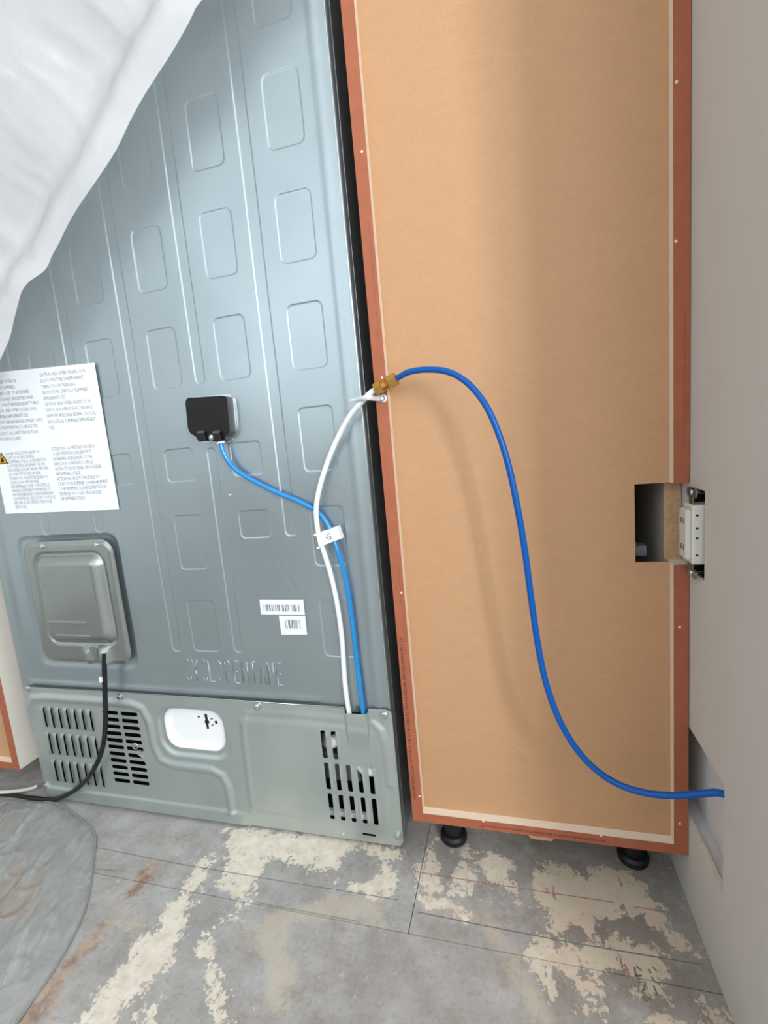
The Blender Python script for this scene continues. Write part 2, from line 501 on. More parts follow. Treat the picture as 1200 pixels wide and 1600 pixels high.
def floor_line(px, m, w=0.0016, name='drawn_line', zz=0.0004):
    pts = [Vector(U(x, y, z=zz)) for x, y in px]
    bm = bmesh.new(); L_ = []; R_ = []
    for i, p in enumerate(pts):
        t = (pts[min(i+1, len(pts)-1)]-pts[max(i-1, 0)]).normalized()
        n = Vector((-t.y, t.x, 0))*w/2
        L_.append(bm.verts.new(p+n)); R_.append(bm.verts.new(p-n))
    for i in range(len(pts)-1): bm.faces.new((L_[i], R_[i], R_[i+1], L_[i+1]))
    return obj(name, bm, m, floor_root)
floor_line([(140,1322),(270,1348),(435,1376),(530,1391),(622,1406),(623,1399)], M_pencil, 0.0012)
floor_line([(147,1358),(195,1361)], M_pencil, 0.0010)
floor_line([(400,1410),(480,1425),(560,1440)], M_pencil, 0.0010)
floor_line([(650,1362),(760,1380),(960,1410)], M_chalkred, 0.0018)
floor_line([(993,1417),(1036,1424)], M_chalkred, 0.0016)
floor_line([(865,1383),(864,1402)], M_chalkred, 0.0014)
floor_line([(652,1425),(760,1447),(900,1474),(1095,1507)], M_chalkdark, 0.0020)
floor_line([(542,1448),(520,1505),(500,1560)], M_chalkpale, 0.0016)
for px, mm in (([(976,1506),(979,1513),(984,1528)], M_chalkred), ([(991,1511),(994,1526)], M_chalkgreen),
               ([(994,1509),(1003,1517)], M_chalkgreen), ([(993,1525),(1003,1524)], M_chalkgreen),
               ([(997,1535),(1008,1534),(1006,1547),(1003,1548)], M_chalkgreen), ([(1014,1514),(1017,1521)], M_chalkgreen),
               ([(1018,1526),(1023,1534),(1031,1536),(1030,1540)], M_chalkgreen), ([(1021,1540),(1028,1556)], M_chalkgreen),
               ([(1004,1556),(1012,1566)], M_chalkgreen), ([(1012,1558),(1018,1563)], M_chalkgreen),
               ([(1020,1510),(1024,1516)], M_chalkgreen)):
    floor_line(px, mm, 0.0026, 'marker_scribble')

# right wall: drywall with an outlet opening, a service opening and a window
def slab(name, xs, holes, y0, y1, z0, z1, m, edge_noise=0.0):
    x0, x1 = xs
    ys = sorted({y0, y1, *[h[0] for h in holes], *[h[1] for h in holes]})
    zs = sorted({z0, z1, *[h[2] for h in holes], *[h[3] for h in holes]})
    bm = bmesh.new()
    vid = {}
    def V(x, y, z):
        k = (x, round(y, 6), round(z, 6))
        if k not in vid: vid[k] = bm.verts.new((x, y, z))
        return vid[k]
    def solid(i, j):
        if i < 0 or j < 0 or i >= len(ys)-1 or j >= len(zs)-1: return False
        cy, cz = (ys[i]+ys[i+1])/2, (zs[j]+zs[j+1])/2
        return not any(h[0] < cy < h[1] and h[2] < cz < h[3] for h in holes)
    for i in range(len(ys)-1):
        for j in range(len(zs)-1):
            if not solid(i, j): continue
            a, b, c, d = ys[i], ys[i+1], zs[j], zs[j+1]
            bm.faces.new((V(x0,a,c), V(x0,a,d), V(x0,b,d), V(x0,b,c)))
            bm.faces.new((V(x1,a,c), V(x1,b,c), V(x1,b,d), V(x1,a,d)))
            if not solid(i-1, j): bm.faces.new((V(x0,a,c), V(x1,a,c), V(x1,a,d), V(x0,a,d)))
            if not solid(i+1, j): bm.faces.new((V(x0,b,c), V(x0,b,d), V(x1,b,d), V(x1,b,c)))
            if not solid(i, j-1): bm.faces.new((V(x0,a,c), V(x0,b,c), V(x1,b,c), V(x1,a,c)))
            if not solid(i, j+1): bm.faces.new((V(x0,a,d), V(x1,a,d), V(x1,b,d), V(x0,b,d)))
    return tag(obj(name, bm, m), kind='structure')
OUT = (-0.054, 0.014, 0.570, 0.694)
SRV = (-0.1245, 0.16, 0.1515, 0.3170)
wall = slab('wall_right', (WX, WX+0.0075), [OUT, SRV], -0.33, 0.80, 0.0, 2.60, M_wall)
# framing cavity behind the service opening
cav = bmesh.new()
add_box(cav, (WX+0.026, -0.20, 0.10), (WX+0.036, 0.22, 0.40))
obj('cavity_back', cav, M_cavity, wall)
box('cavity_plate', (WX+0.0075, -0.20, 0.105), (WX+0.026, 0.22, 0.1475), M_cavity, wall)
def ragged_lip(name, pts, w, m):
    bm = bmesh.new(); prev = None
    for i, (y, z) in enumerate(pts):
        dz = random.uniform(-0.0008, 0.0008)
        a = bm.verts.new((WX-0.0006, y, z+dz)); b = bm.verts.new((WX+0.0075, y, z+dz-w))
        if prev: bm.faces.new((prev[0], a, b, prev[1]))
        prev = (a, b)
    return obj(name, bm, m, wall)
ragged_lip('torn_paper_lip', [(-0.126+0.012*k, 0.1525) for k in range(24)], -0.001, M_wallcut)
# the wall's other face and its end, an outside corner
box('wall_end', (WX+0.0127, -0.330, 0.0), (WX+0.115, -0.3173, 2.60), M_wall, wall)
box('wall_far_face', (WX+0.1023, -0.3173, 0.0), (WX+0.115, 0.80, 2.60), M_wall, wall)
slab('wall_far_right', (RX, RX+0.02), [WIN1], RY, 0.80, 0.0, 2.60, M_room)
wf = slab('wall_front', (0.0, 0.02), [FILL_WIN], -2.40, RX, 0.0, 2.60, M_room)
for v in wf.data.vertices: v.co = (v.co.y, RY-v.co.x, v.co.z)
wf.data.flip_normals()
def window(name, a0, a1, z0, z1, to3):
    wn = tag(empty(name), kind='structure')
    for p0, p1, q0, q1 in ((a0-0.05, a0+0.012, z0-0.05, z1+0.05), (a1-0.012, a1+0.05, z0-0.05, z1+0.05), (a0, a1, z1-0.012, z1+0.05),
                           (a0-0.03, a1+0.03, z0-0.05, z0+0.012), ((a0+a1)/2-0.015, (a0+a1)/2+0.015, z0, z1)):
        u, v = to3(p0, -0.015), to3(p1, 0.03)
        box('window_frame', (min(u[0], v[0]), min(u[1], v[1]), q0), (max(u[0], v[0]), max(u[1], v[1]), q1), M_white, wn)
window('window_1', *WIN1, lambda a, d: (RX+d, a))
window('fill_window', *FILL_WIN, lambda a, d: (a, RY-d))  # made-up window around the fill lamp
tag(box('wall_left', (-2.42, RY, 0), (-2.40, 0.80, 2.60), M_room), kind='structure')
tag(box('wall_back', (-2.40, 0.80, 0), (RX, 0.82, 2.60), M_room), kind='structure')
tag(box('ceiling', (-2.42, RY-0.02, 2.60), (RX+0.02, 0.82, 2.47), M_ceil), kind='structure')

# ------------------------------------------------------------------ refrigerator
fr = empty('refrigerator')
tag(fr, 'refrigerator turned with its ribbed grey steel back to the room, beside the pantry cabinet', 'refrigerator')
box('body', (FXL+0.002, FY+0.014, SEAM), (FXR-0.0015, 0.70, 1.78), M_dark, fr, 0.002)
box('edge_trim', (FXR-0.0012, FY+0.0012, 0.0095), (FXR+0.0012, FY+0.020, 1.78), M_edge, fr, 0.0005)
box('edge_fold', (FXR-0.0016, FY-0.0016, SEAM+0.002), (FXR+0.0006, FY+0.0010, 1.78), M_screw, fr, 0.0005)
box('edge_fold', (FXR+0.0006, FY+0.0205, 0.0095), (FXR+0.0020, FY+0.0225, 1.78), M_screw, fr, 0.0003)
# lower machine compartment, open to the back
cb = bmesh.new()
add_box(cb, (FXL+0.002, FY+0.16, 0.02), (FXR-0.001, 0.70, SEAM))
add_box(cb, (FXL+0.002, FY+0.004, 0.008), (FXR-0.001, FY+0.16, 0.02))
add_box(cb, (FXL+0.002, FY+0.004, 0.02), (FXL+0.004, FY+0.16, SEAM))
obj('compartment', cb, M_inner, fr)
box('lower_side', (FXR-0.0030, FY+0.001, 0.009), (FXR-0.0008, 0.70, SEAM), M_dark, fr)
for x in (FXL+0.06, FXR-0.06):
    for y in (FY+0.09, 0.62):
        bm = bmesh.new(); add_lathe(bm, (x-0.012, y, 0.0155), (x+0.012, y, 0.0155), [(0, 0.0155), (0.024, 0.0155)], 14)
        obj('roller', bm, M_inner, fr)

# upper pressed sheet
TOPS = {'a': (1.470, 1.583), 'b': (1.2905, 1.4055), 'c': (1.1125, 1.2255), 'd': (0.9345, 1.0475)}
PADS = []
for x0, x1 in ((-0.1555, -0.0875), (-0.3030, -0.2370), (-0.4515, -0.3850), (-0.5990, -0.5315), (-0.7465, -0.6790), (-0.8930, -0.8260)):
    for z0, z1 in TOPS.values(): PADS.append((x0, x1, z0, z1, 0.013))
    PADS.append((x0, x1, 1.647, 1.755, 0.013))
PADS += [(-0.1555, -0.0880, 0.755, 0.872, 0.011), (-0.1555, -0.0875, 0.5775, 0.6925, 0.012), (-0.1565, -0.0885, 0.3975, 0.5140, 0.012),
         (-0.3035, -0.2370, 0.757, 0.822, 0.011), (-0.3045, -0.2370, 0.636, 0.692, 0.011),
         (-0.4520, -0.3850, 0.755, 0.8215, 0.011), (-0.4520, -0.3855, 0.576, 0.690, 0.011), (-0.4520, -0.3855, 0.399, 0.5120, 0.011),
         (-0.5990, -0.5315, 0.757, 0.822, 0.011)]
RIBS = [(-0.2095, -0.1845, 0.637, 1.76), (-0.3575, -0.3340, 0.935, 1.76), (-0.3550, -0.3333, 0.3995, 0.8175),
        (-0.5055, -0.4810, 0.397, 1.76), (-0.6530, -0.6290, 0.66, 1.76), (-0.8005, -0.7765, 0.66, 1.76)]
def back_h(X, Z):
    h = np.zeros(X.shape)
    for x0, x1, z0, z1, r in PADS:
        h -= 0.0011*sstep(-sd_rbox(X, Z, x0, x1, z0, z1, r)/0.0028)
    for x0, x1, z0, z1 in RIBS:
        h -= 0.0013*sstep(-sd_rbox(X, Z, x0, x1, z0, z1, 0.011)/0.0028)
    # softly stepped flange along the right and left border, and above the lower cover
    h += 0.0022*sstep((X+0.068)/0.010)*(1-0.60*sstep((X+0.056)/0.010))
    h += 0.0040*sstep((-0.912-X)/0.016)
    h += 0.0040*sstep((0.316-Z)/0.012)*sstep((Z-0.300)/0.006)*sstep((-0.16-X)/0.03)*sstep((X+0.925)/0.01)
    # pressed triangle and bay around the cord cover
    tri = sd_line(X, Z, [(-0.2385, 0.6016), (-0.2730, 0.5312), (-0.2004, 0.5305), (-0.2385, 0.6016)])
    h -= 0.0010*sstep(1-tri/0.0035)
    bay = sd_rbox(X, Z, -0.880, -0.597, 0.352, 0.662, 0.03)
    h -= 0.0030*sstep(-bay/0.008)
    h -= 0.0013
    h += 0.0011*np.sin(X*9+Z*3.1+0.6)*np.sin(Z*6.3+1.0) + 0.00045*np.sin(X*19-Z*8+2.0)*np.sin(Z*15+X*5)      # slight oil-canning
    return h
def fine_lines(a, b, base, lo, hi, r):
    """grid lines: coarse, with close lines at every pressed edge and corner"""
    L = list(np.arange(a, b, base))+[b]
    for e in lo: L += [e+t for t in (-0.0006, 0, 0.0007, 0.0014, 0.0021, 0.0028, 0.0045, 0.0065, 0.0090, 0.0125)]
    for e in hi: L += [e-t for t in (-0.0006, 0, 0.0007, 0.0014, 0.0021, 0.0028, 0.0045, 0.0065, 0.0090, 0.0125)]
    L = sorted(v for v in L if a <= v <= b); out = [L[0]]
    for v in L[1:]:
        if v-out[-1] > 0.00055: out.append(v)
    return np.array(out)
xl = fine_lines(FXL, FXR, 0.0045, {p[0] for p in PADS} | {p[0] for p in RIBS}, {p[1] for p in PADS} | {p[1] for p in RIBS}, 0.012)
zl = fine_lines(SEAM-0.012, 1.78, 0.0055, {p[2] for p in PADS} | {p[2] for p in RIBS}, {p[3] for p in PADS} | {p[3] for p in RIBS}, 0.012)
pressed_sheet('back_sheet', FXL, FXR, SEAM-0.012, 1.78, 0.0024, back_h, FY, M_steel, fr, xl=xl, zl=zl)

# embossed word above the cover
LET = {'C': [[(1, .82), (.8, .98), (.45, 1), (.15, .85), (0, .5), (.15, .15), (.45, 0), (.8, .02), (1, .18)]],
       'Y': [[(0, 1), (.5, .5), (1, 1)], [(.5, .5), (.5, 0)]], 'L': [[(0, 1), (0, 0), (.9, 0)]],
       'O': [[(.5, 1), (.15, .85), (0, .5), (.15, .15), (.5, 0), (.85, .15), (1, .5), (.85, .85), (.5, 1)]],
       'P': [[(0, 0), (0, 1), (.7, 1), (.95, .85), (.95, .62), (.7, .48), (0, .48)]],
       'E': [[(.9, 1), (0, 1), (0, 0), (.9, 0)], [(0, .52), (.75, .52)]], 'N': [[(0, 0), (0, 1), (1, 0), (1, 1)]],
       'T': [[(0, 1), (1, 1)], [(.5, 1), (.5, 0)]], 'A': [[(0, 0), (.5, 1), (1, 0)], [(.2, .35), (.8, .35)]]}
word = 'CYCLOPENTANE'
bm = bmesh.new(); adv = (-0.2445+0.4800)/len(word)
for i, ch in enumerate(word):
    for st in LET[ch]:
        p = [(-0.4800+adv*i+u*adv*0.66, 0, 0.3335+v*0.0480) for u, v in st]
        p = [(a, FY-float(back_h(np.array([a]), np.array([c]))[0])-0.0002, c) for a, _, c in p]
        add_tube(bm, p, 0.0011, 6)
obj('embossed_lettering', bm, M_steel, fr, True)

# lower cover -----------------------------------------------------
def pl(pts, y=FY-0.004):
    return [(U(x, z, y=y)[0], U(x, z, y=y)[2]) for x, z in pts]
RIDGE = [pl([(50,1190),(45,1130),(44,1108),(52,1091),(72,1090),(130,1094),(186,1098),(205,1100),(222,1107),(233,1128),(241,1165),(251,1187),(270,1195),(330,1203),(347,1211),(357,1230),(363,1268)])]
RIDGE2 = [pl([(395,1268),(387,1205),(380,1130),(386,1115),(402,1113),(470,1117),(535,1124)]),
          pl([(584,1131),(596,1142),(603,1168),(609,1225)])]
SLOTS = []
for k in range(11):
    z = 0.2465-0.0171*k
    SLOTS.append((-0.7190, -0.6750, z-0.0046, z+0.0046)); SLOTS.append((-0.6665, -0.6215, z-0.0048, z+0.0046))
RS = [(-0.1800, -0.1695, 0.1865, 0.2462), (-0.1575, -0.1470, 0.1865, 0.2462)]
RS += [(-0.1800+0.0232*k, -0.1700+0.0232*k, 0.1180, 0.1765) for k in range(5)]
RS += [(-0.1795+0.0232*k, -0.1695+0.0232*k, 0.0505, 0.1080) for k in range(5)]
LOUV = [(-0.9125+0.0232*k, -0.8935+0.0232*k+0.002, z0, z1) for z0, z1 in ((0.194, 0.250), (0.1235, 0.1825), (0.050, 0.1105)) for k in range(7)]
WINR = (-0.5560, -0.4060, 0.1710, 0.2660)
def cover_hole(X, Z):
    d = np.full(X.shape, 1.0)
    for x0, x1, z0, z1 in SLOTS: d = np.minimum(d, sd_rbox(X, Z, x0, x1, z0, z1, 0.0042))
    for x0, x1, z0, z1 in RS: d = np.minimum(d, sd_rbox(X, Z, x0, x1, z0, z1, 0.0035))
    for x0, x1, z0, z1 in LOUV: d = np.minimum(d, sd_rbox(X, Z, x1-0.0050, x1-0.0004, z0+0.001, z1-0.001, 0.002))
    d = np.minimum(d, sd_rbox(X, Z, *WINR, 0.034))
    d = np.minimum(d, sd_rbox(X, Z, -0.1145, -0.0865, 0.0205, 0.0255, 0.0015))
    return d
def cover_outline(X, Z):
    d = sd_rbox(X, Z, FXL+0.001, FXR+0.003, 0.0065, SEAM+0.001, 0.012)
    return np.maximum(d, -sd_rbox(X, Z, -0.1225, -0.0755, 0.2915, 0.33, 0.004))
def cover_h(X, Z):
    h = np.full(X.shape, 0.004)
    for r in RIDGE: h += 0.0048*sstep(1-sd_line(X, Z, r)/0.0145)
    for r in RIDGE2: h += (0.0016 if r is RIDGE2[0] else 0.0036)*sstep(1-sd_line(X, Z, r)/0.012)
    f = sd_rbox(X, Z, -0.574, -0.390, 0.152, 0.274, 0.045)
    h -= 0.0055*sstep(-f/0.012)
    # channel that lets the tubes in
    ch = sstep((X+0.1245)/0.005)*sstep((-0.0740-X)/0.005)*sstep((Z-0.205)/0.07)
    h += 0.010*ch
    # raised fields
    h += 0.0030*sstep(-sd_rbox(X, Z, -0.370, -0.045, 0.035, 0.268, 0.03)/0.018)
    h += 0.0035*sstep((0.040-Z)/0.010)*sstep((-0.36-X)/0.03)
    for x0, x1, z0, z1 in RS:                # rolled lip on the right of each slot
        h += 0.0022*sstep(1-np.abs(X-x1-0.002)/0.004)*sstep((Z-z0)/0.008)*sstep((z1-Z)/0.008)
    h -= 0.003*sstep((FXL+0.012-X)/0.010) + 0.002*sstep((X-FXR+0.006)/0.010)
    return h
cover = pressed_sheet('lower_cover', FXL+0.001, FXR+0.003, 0.0065, SEAM+0.001, 0.0016, cover_h, FY, M_steel2, fr, cover_hole, cover_outline)
# bright top edge of the cover
bm = bmesh.new(); add_tube(bm, [(FXL+0.012, FY-0.004, SEAM+0.0005), (-0.6643, FY-0.0042, SEAM+0.0015), (-0.124, FY-0.004, SEAM-0.001)], 0.0011, 6)
obj('cover_rim', bm, M_plate, fr, True)

# louvres: pressed hoods, open on the right
lm = bpy.data.meshes.new('louver')
vs, fs = [], []; nu, nv = 7, 9
for i in range(nu):
    for j in range(nv):
        u, v = i/(nu-1), j/(nv-1)
        e = min(1, 4.0*min(v, 1-v)); e = math.sqrt(max(0, 1-(1-e)**2))
        vs.append((0.0195*u, -0.0042*math.sin(u*math.pi*0.5)*e-0.0002, v*0.058))
for i in range(nu-1):
    for j in range(nv-1):
        a = i*nv+j; fs.append((a, a+nv, a+nv+1, a+1))
lm.from_pydata(vs, [], fs); lm.materials.append(M_steel2)
lm.polygons.foreach_set('use_smooth', [True]*len(fs))
for x0, x1, z0, z1 in LOUV:
    o = bpy.data.objects.new('louver', lm); COL.objects.link(o); o.parent = fr
    o.location = (x1-0.0195, FY-0.004, z0); o.scale = (1, 1, (z1-z0)/0.058)

# white drip tray behind the cover window
def tray_h(X, Z):
    return -0.016*sstep(-sd_rbox(X, Z, -0.563, -0.399, 0.164, 0.273, 0.040)/0.016)
tray = pressed_sheet('drip_tray', -0.566, -0.396, 0.160, 0.277, 0.003, tray_h, FY+0.0015, M_white, fr)
def tmark(poly):
    bm = bmesh.new()
    p = [U(230+x/7.06, 1080+z/7.06, y=FY+0.0168) for x, z in poly]
    a = [bm.verts.new(q) for q in p]; b = [bm.verts.new((q[0], q[1]+0.001, q[2])) for q in p]
    bm.faces.new(a); bm.faces.new(b[::-1])
    for i in range(len(p)): bm.faces.new((a[i], b[i], b[(i+1) % len(p)], a[(i+1) % len(p)]))
    obj('vent_slit', bm, M_black, tray)
tmark([(628,255),(655,252),(668,315),(688,345),(672,362),(682,415),(660,418),(648,360),(632,338),(642,310)])
tmark([(556,276),(576,274),(578,292),(560,295)]); tmark([(696,302),(722,300),(724,310),(698,311)])
tmark([(740,332),(768,328),(776,362),(752,356)]); tmark([(706,370),(732,369),(734,377),(708,379)])
tmark([(228,356),(264,332),(266,338),(230,362)]); tmark([(234,410),(272,402),(274,408),(236,424)])
tmark([(534,606),(552,608),(550,620),(536,618)]); tmark([(600,614),(624,588),(629,591),(605,618)])

def screw(c, r=0.0052, parent=fr, n=(0, -1, 0)):
    bm = bmesh.new(); c = Vector(c); n = Vector(n)
    add_lathe(bm, c-n*0.001, c+n*0.006, [(0, r*1.55), (0.0014, r*1.55), (0.0016, r), (0.0042, r*0.95), (0.0052, r*0.6)], 12)
    return obj('screw', bm, M_screw, parent, False)
for px, py in ((42.5, 1076), (187, 1089), (401.5, 1104), (600.5, 1117), (621.5, 1307), (72, 1227)):
    p = U(px, py, y=FY-0.005); screw((p[0], FY-0.005, p[2]), 0.0060)
p = U(536, 1303, y=FY-0.006); screw((p[0], FY-0.004, p[2]), 0.0022)
p = U(357.5, 774, y=FY-0.001); screw((p[0], FY+0.0, p[2]), 0.0020)

# things seen through the right-hand slots
tube('foil_pipe', [(-0.20, FY+0.05, 0.190), (-0.172, FY+0.016, 0.205), (-0.150, FY+0.013, 0.215), (-0.128, FY+0.013, 0.196), (-0.105, FY+0.013, 0.160), (-0.082, FY+0.013, 0.156), (-0.05, FY+0.03, 0.15)], 0.0125, M_white, fr, 10)
box('motor_mount', (-0.205, FY+0.026, 0.112), (-0.118, FY+0.075, 0.172), M_edge, fr, 0.004)
box('base_rail', (-0.22, FY+0.006, 0.046), (-0.095, FY+0.016, 0.0565), M_white, fr, 0.001)
tube('valve_hose', [(-0.672, FY+0.03, 0.127), (-0.645, FY+0.018, 0.1275), (-0.628, FY+0.02, 0.125), (-0.60, FY+0.04, 0.12)], 0.006, M_clear, fr, 8)
tube('red_lead', [(-0.655, FY+0.03, 0.109), (-0.640, FY+0.018, 0.1095), (-0.625, FY+0.02, 0.109), (-0.60, FY+0.05, 0.10)], 0.004, M_wood, fr, 8)
bm = bmesh.new(); add_tube(bm, catmull([(-0.640+0.0075*math.cos(a*math.pi/5), FY-0.0065, 0.170+0.0075*math.sin(a*math.pi/5)) for a in range(11)], 2), 0.0011, 6)
obj('screw_boss', bm, M_screw, fr, True)

# cord cover plate
pc = empty('cord_cover'); pc.parent = fr
PCB = (-0.8560, -0.6060, 0.3680, 0.6480)
def pc_out(X, Z): return sd_rbox(X, Z, *PCB, 0.030)
def pc_h(X, Z):
    h = np.full(X.shape, 0.006)
    h += 0.0045*sstep(-pc_out(X, Z)/0.010)
    inn = sd_rbox(X, Z, -0.8235, -0.6330, 0.4140, 0.6210, 0.028)
    h += 0.0135*sstep(-inn/0.024)
    h -= 0.0035*sstep(1-np.abs(inn+0.002)/0.008)
    h += 0.0010*sstep(1-np.abs(Z-0.437)/0.003)*sstep((X+0.790)/0.006)*sstep((-0.685-X)/0.006)
    h += 0.0008*sstep(1-np.abs(Z-0.468)/0.003)*sstep((X+0.800)/0.006)*sstep((-0.690-X)/0.006)
    # the snout the cord leaves through, and a small press beside it
    h += 0.016*np.exp(-((X+0.670)/0.015)**2)*sstep((0.425-Z)/0.03)
    h += 0.007*np.exp(-((X+0.720)/0.010)**2)*sstep((0.410-Z)/0.02)
    return h
pressed_sheet('plate', PCB[0], PCB[1], PCB[2], PCB[3], 0.0020, pc_h, FY, M_plate, pc, None, pc_out)
for px, py in ((66.5, 854), (151, 851.5)):
    p = U(px, py, y=FY-0.010); s = screw((p[0], FY-0.010, p[2]), 0.0042, pc)

# water inlet box (black) on the sheet
vb = empty('water_inlet_box'); vb.parent = fr
V0 = (-0.382, -0.292)
def plate_poly(name, poly, y0, y1, m, parent, bev=0.0):
    bm = bmesh.new()
    a = [bm.verts.new((x, y0, z)) for x, z in poly]; b = [bm.verts.new((x, y1, z)) for x, z in poly]
    f = bm.faces.new(a); bm.faces.new(b[::-1])
    n = len(poly)
    for i in range(n): bm.faces.new((a[i], b[i], b[(i+1) % n], a[(i+1) % n]))
    if bev: bmesh.ops.bevel(bm, geom=list(f.edges), offset=bev, segments=2, affect='EDGES')
    return obj(name, bm, m, parent)
def rpoly(pts, r, n=5):
    out = []
    for i in range(len(pts)):
        p0, p, p1 = Vector(pts[i-1]), Vector(pts[i]), Vector(pts[(i+1) % len(pts)])
        a = p+(p0-p).normalized()*min(r, (p0-p).length*0.45); b = p+(p1-p).normalized()*min(r, (p1-p).length*0.45)
        for k in range(n+1):
            t = k/n; out.append(tuple((1-t)**2*a+2*t*(1-t)*p+t*t*b))
    return out
yb = FY-0.017
bp = [(U(x, z, y=yb)[0], U(x, z, y=yb)[2]) for x, z in ((289.5,622),(354.5,618),(359.5,676),(352,681),(353,689),(309,689),(308,682),(295,676.5))]
bp2 = rpoly(bp, 0.010)
plate_poly('box_shell', bp2, yb, FY-0.0025, M_greypl, vb)
plate_poly('box_front', bp2, yb-0.0012, yb, M_blackpl, vb, 0.0006)
rim = rpoly([(x+(0.0035 if x > -0.34 else -0.0028), z+(0.003 if z > 0.87 else -0.003)) for x, z in bp], 0.012)
plate_poly('box_flange', rim, FY-0.0030, FY+0.0005, M_screw, vb)
for x0, x1 in ((308, 322), (332, 346)):
    a = U(x0, 675, y=yb-0.006); b = U(x1, 689, y=yb-0.006)
    box('port', (a[0], yb-0.008, b[2]), (b[0], yb, a[2]), M_blackpl, vb, 0.0018)
    box('port_cap', (a[0]+0.001, yb-0.0084, a[2]-0.0035), (b[0]-0.001, yb-0.0010, a[2]+0.0012), M_greypl, vb, 0.0012)
p = U(329, 684, y=yb-0.003); screw((p[0], yb-0.001, p[2]), 0.0036, vb)
p = U(344, 690, y=FY-0.013)
bm = bmesh.new(); add_lathe(bm, (p[0], p[1], p[2]+0.004), (p[0]+0.0008, p[1], p[2]-0.006), [(0, 0.0085), (0.0042, 0.0085)], 16); obj('collet_ring', bm, M_red, vb)
bm = bmesh.new(); add_lathe(bm, (p[0]+0.0008, p[1], p[2]-0.0005), (p[0]+0.0016, p[1], p[2]-0.006), [(0, 0.0080), (0.0032, 0.0080)], 16); obj('collet', bm, M_white, vb)

# warning label
lab_tr = Vector((-0.5788, FY-0.0008, 1.0040)); lab_br = Vector((-0.5786, FY-0.0008, 0.7084))
lab_bl = Vector((-0.8906, FY-0.0008, 0.7143)); lab_tl = lab_bl + (lab_tr-lab_br) + Vector((0.0, 0, 0.010))
label = quad('warning_label', [lab_tl, lab_tr, lab_br, lab_bl], M_paper, fr, 0.0005)
label['label'] = 'white bilingual warning label'
TL1 = ['DANGER - RISK OF FIRE OR', 'EXPLOSION. FLAMMABLE', 'REFRIGERANT USED. TO BE REPAIRED', 'ONLY BY TRAINED SERVICE PERSONNEL.',
       'DO NOT PUNCTURE REFRIGERANT TUBING.', 'CAUTION - RISK OF FIRE OR EXPLOSION', 'FLAMMABLE REFRIGERANT USED.',
       "CONSULT REPAIR MANUAL/OWNER'S GUIDE", 'BEFORE ATTEMPTING TO SERVICE THIS', 'PRODUCT. ALL SAFETY PRECAUTIONS', 'MUST BE FOLLOWED.']
TR1 = ['CAUTION - RISK OF FIRE OR EXPLOSION', 'DUE TO PUNCTURE OF REFRIGERANT', 'TUBING. FOLLOW HANDLING', 'INSTRUCTIONS CAREFULLY. FLAMMABLE',
       'REFRIGERANT USED.', 'CAUTION - RISK OF FIRE OR EXPLOSION', 'DISPOSE OF PROPERLY IN ACCORDANCE', 'WITH THE APPLICABLE FEDERAL OR LOCAL',
       'REGULATIONS. FLAMMABLE REFRIGERANT', 'USED.']
TL2 = ["DANGER - RISQUE D'INCENDIE OU", "D'EXPLOSION. FRIGORIGÈNE", 'INFLAMMABLE UTILISÉ. LA RÉPARATION', 'DOIT ÊTRE FAITE SEULEMENT PAR UN',
       'PERSONNEL QUALIFIÉ. NE PAS PERFORER', 'LA CONDUITE DE FRIGORIGÈNE', "ATTENTION - RISQUE D'INCENDIE OU", "D'EXPLOSION. FRIGORIGÈNE",
       'INFLAMMABLE UTILISÉ. CONSULTER LE', 'MANUEL DE RÉPARATION/MANUEL DU', "PROPRIÉTAIRE AVANT D'ENTREPRENDRE", "L'ENTRETIEN DE CE PRODUIT. TOUTES LES",
       'MESURES DE SÉCURITÉ DOIVENT ÊTRE', 'RESPECTÉES.']
TR2 = ['ATTENTION - LA PERFORATION DE LA', 'CONDUITE DE FRIGORIGÈNE PEUT', 'ENTRAINER UN INCENDIE OU UNE', 'EXPLOSION. SUIVRE AVEC SOIN LES',
       'INSTRUCTIONS FOURNIES. FRIGORIGÈNE', 'INFLAMMABLE UTILISÉ.', "ATTENTION - RISQUE D'INCENDIE OU", "D'EXPLOSION. ÉLIMINER CONVENABLEMENT",
       'CONFORMÉMENT À LA RÉGLEMENTATION', 'FÉDÉRALE OU LOCALE. FRIGORIGÈNE', 'INFLAMMABLE UTILISÉ.']
exd = (lab_br-lab_bl).normalized(); ezd = (lab_tr-lab_br).normalized()
def lp(px, py):
    p = U(px, py, y=FY-0.0018); return (p[0], FY-0.0018, p[2])
extop = Vector((1, 0, -0.045))
text_mesh('printed_text', TR1, lp(60.5, 583), extop, ezd, 0.0104, M_ink, label, 0.62, 1.15, -0.00016)
text_mesh('printed_text', TR2, lp(80, 699), exd, ezd, 0.0104, M_ink, label, 0.62, 1.02, -0.00016)
tlx = lp(60.5, 583)
text_mesh('printed_text', TL1, (tlx[0]-0.143, FY-0.0018, tlx[2]+0.000), extop, ezd, 0.0104, M_ink, label, 0.62, 1.15, -0.00016)
tlx = lp(80, 699)
text_mesh('printed_text', TL2, (tlx[0]-0.132, FY-0.0018, tlx[2]), exd, ezd, 0.0100, M_ink, label, 0.62, 0.90, -0.00016)
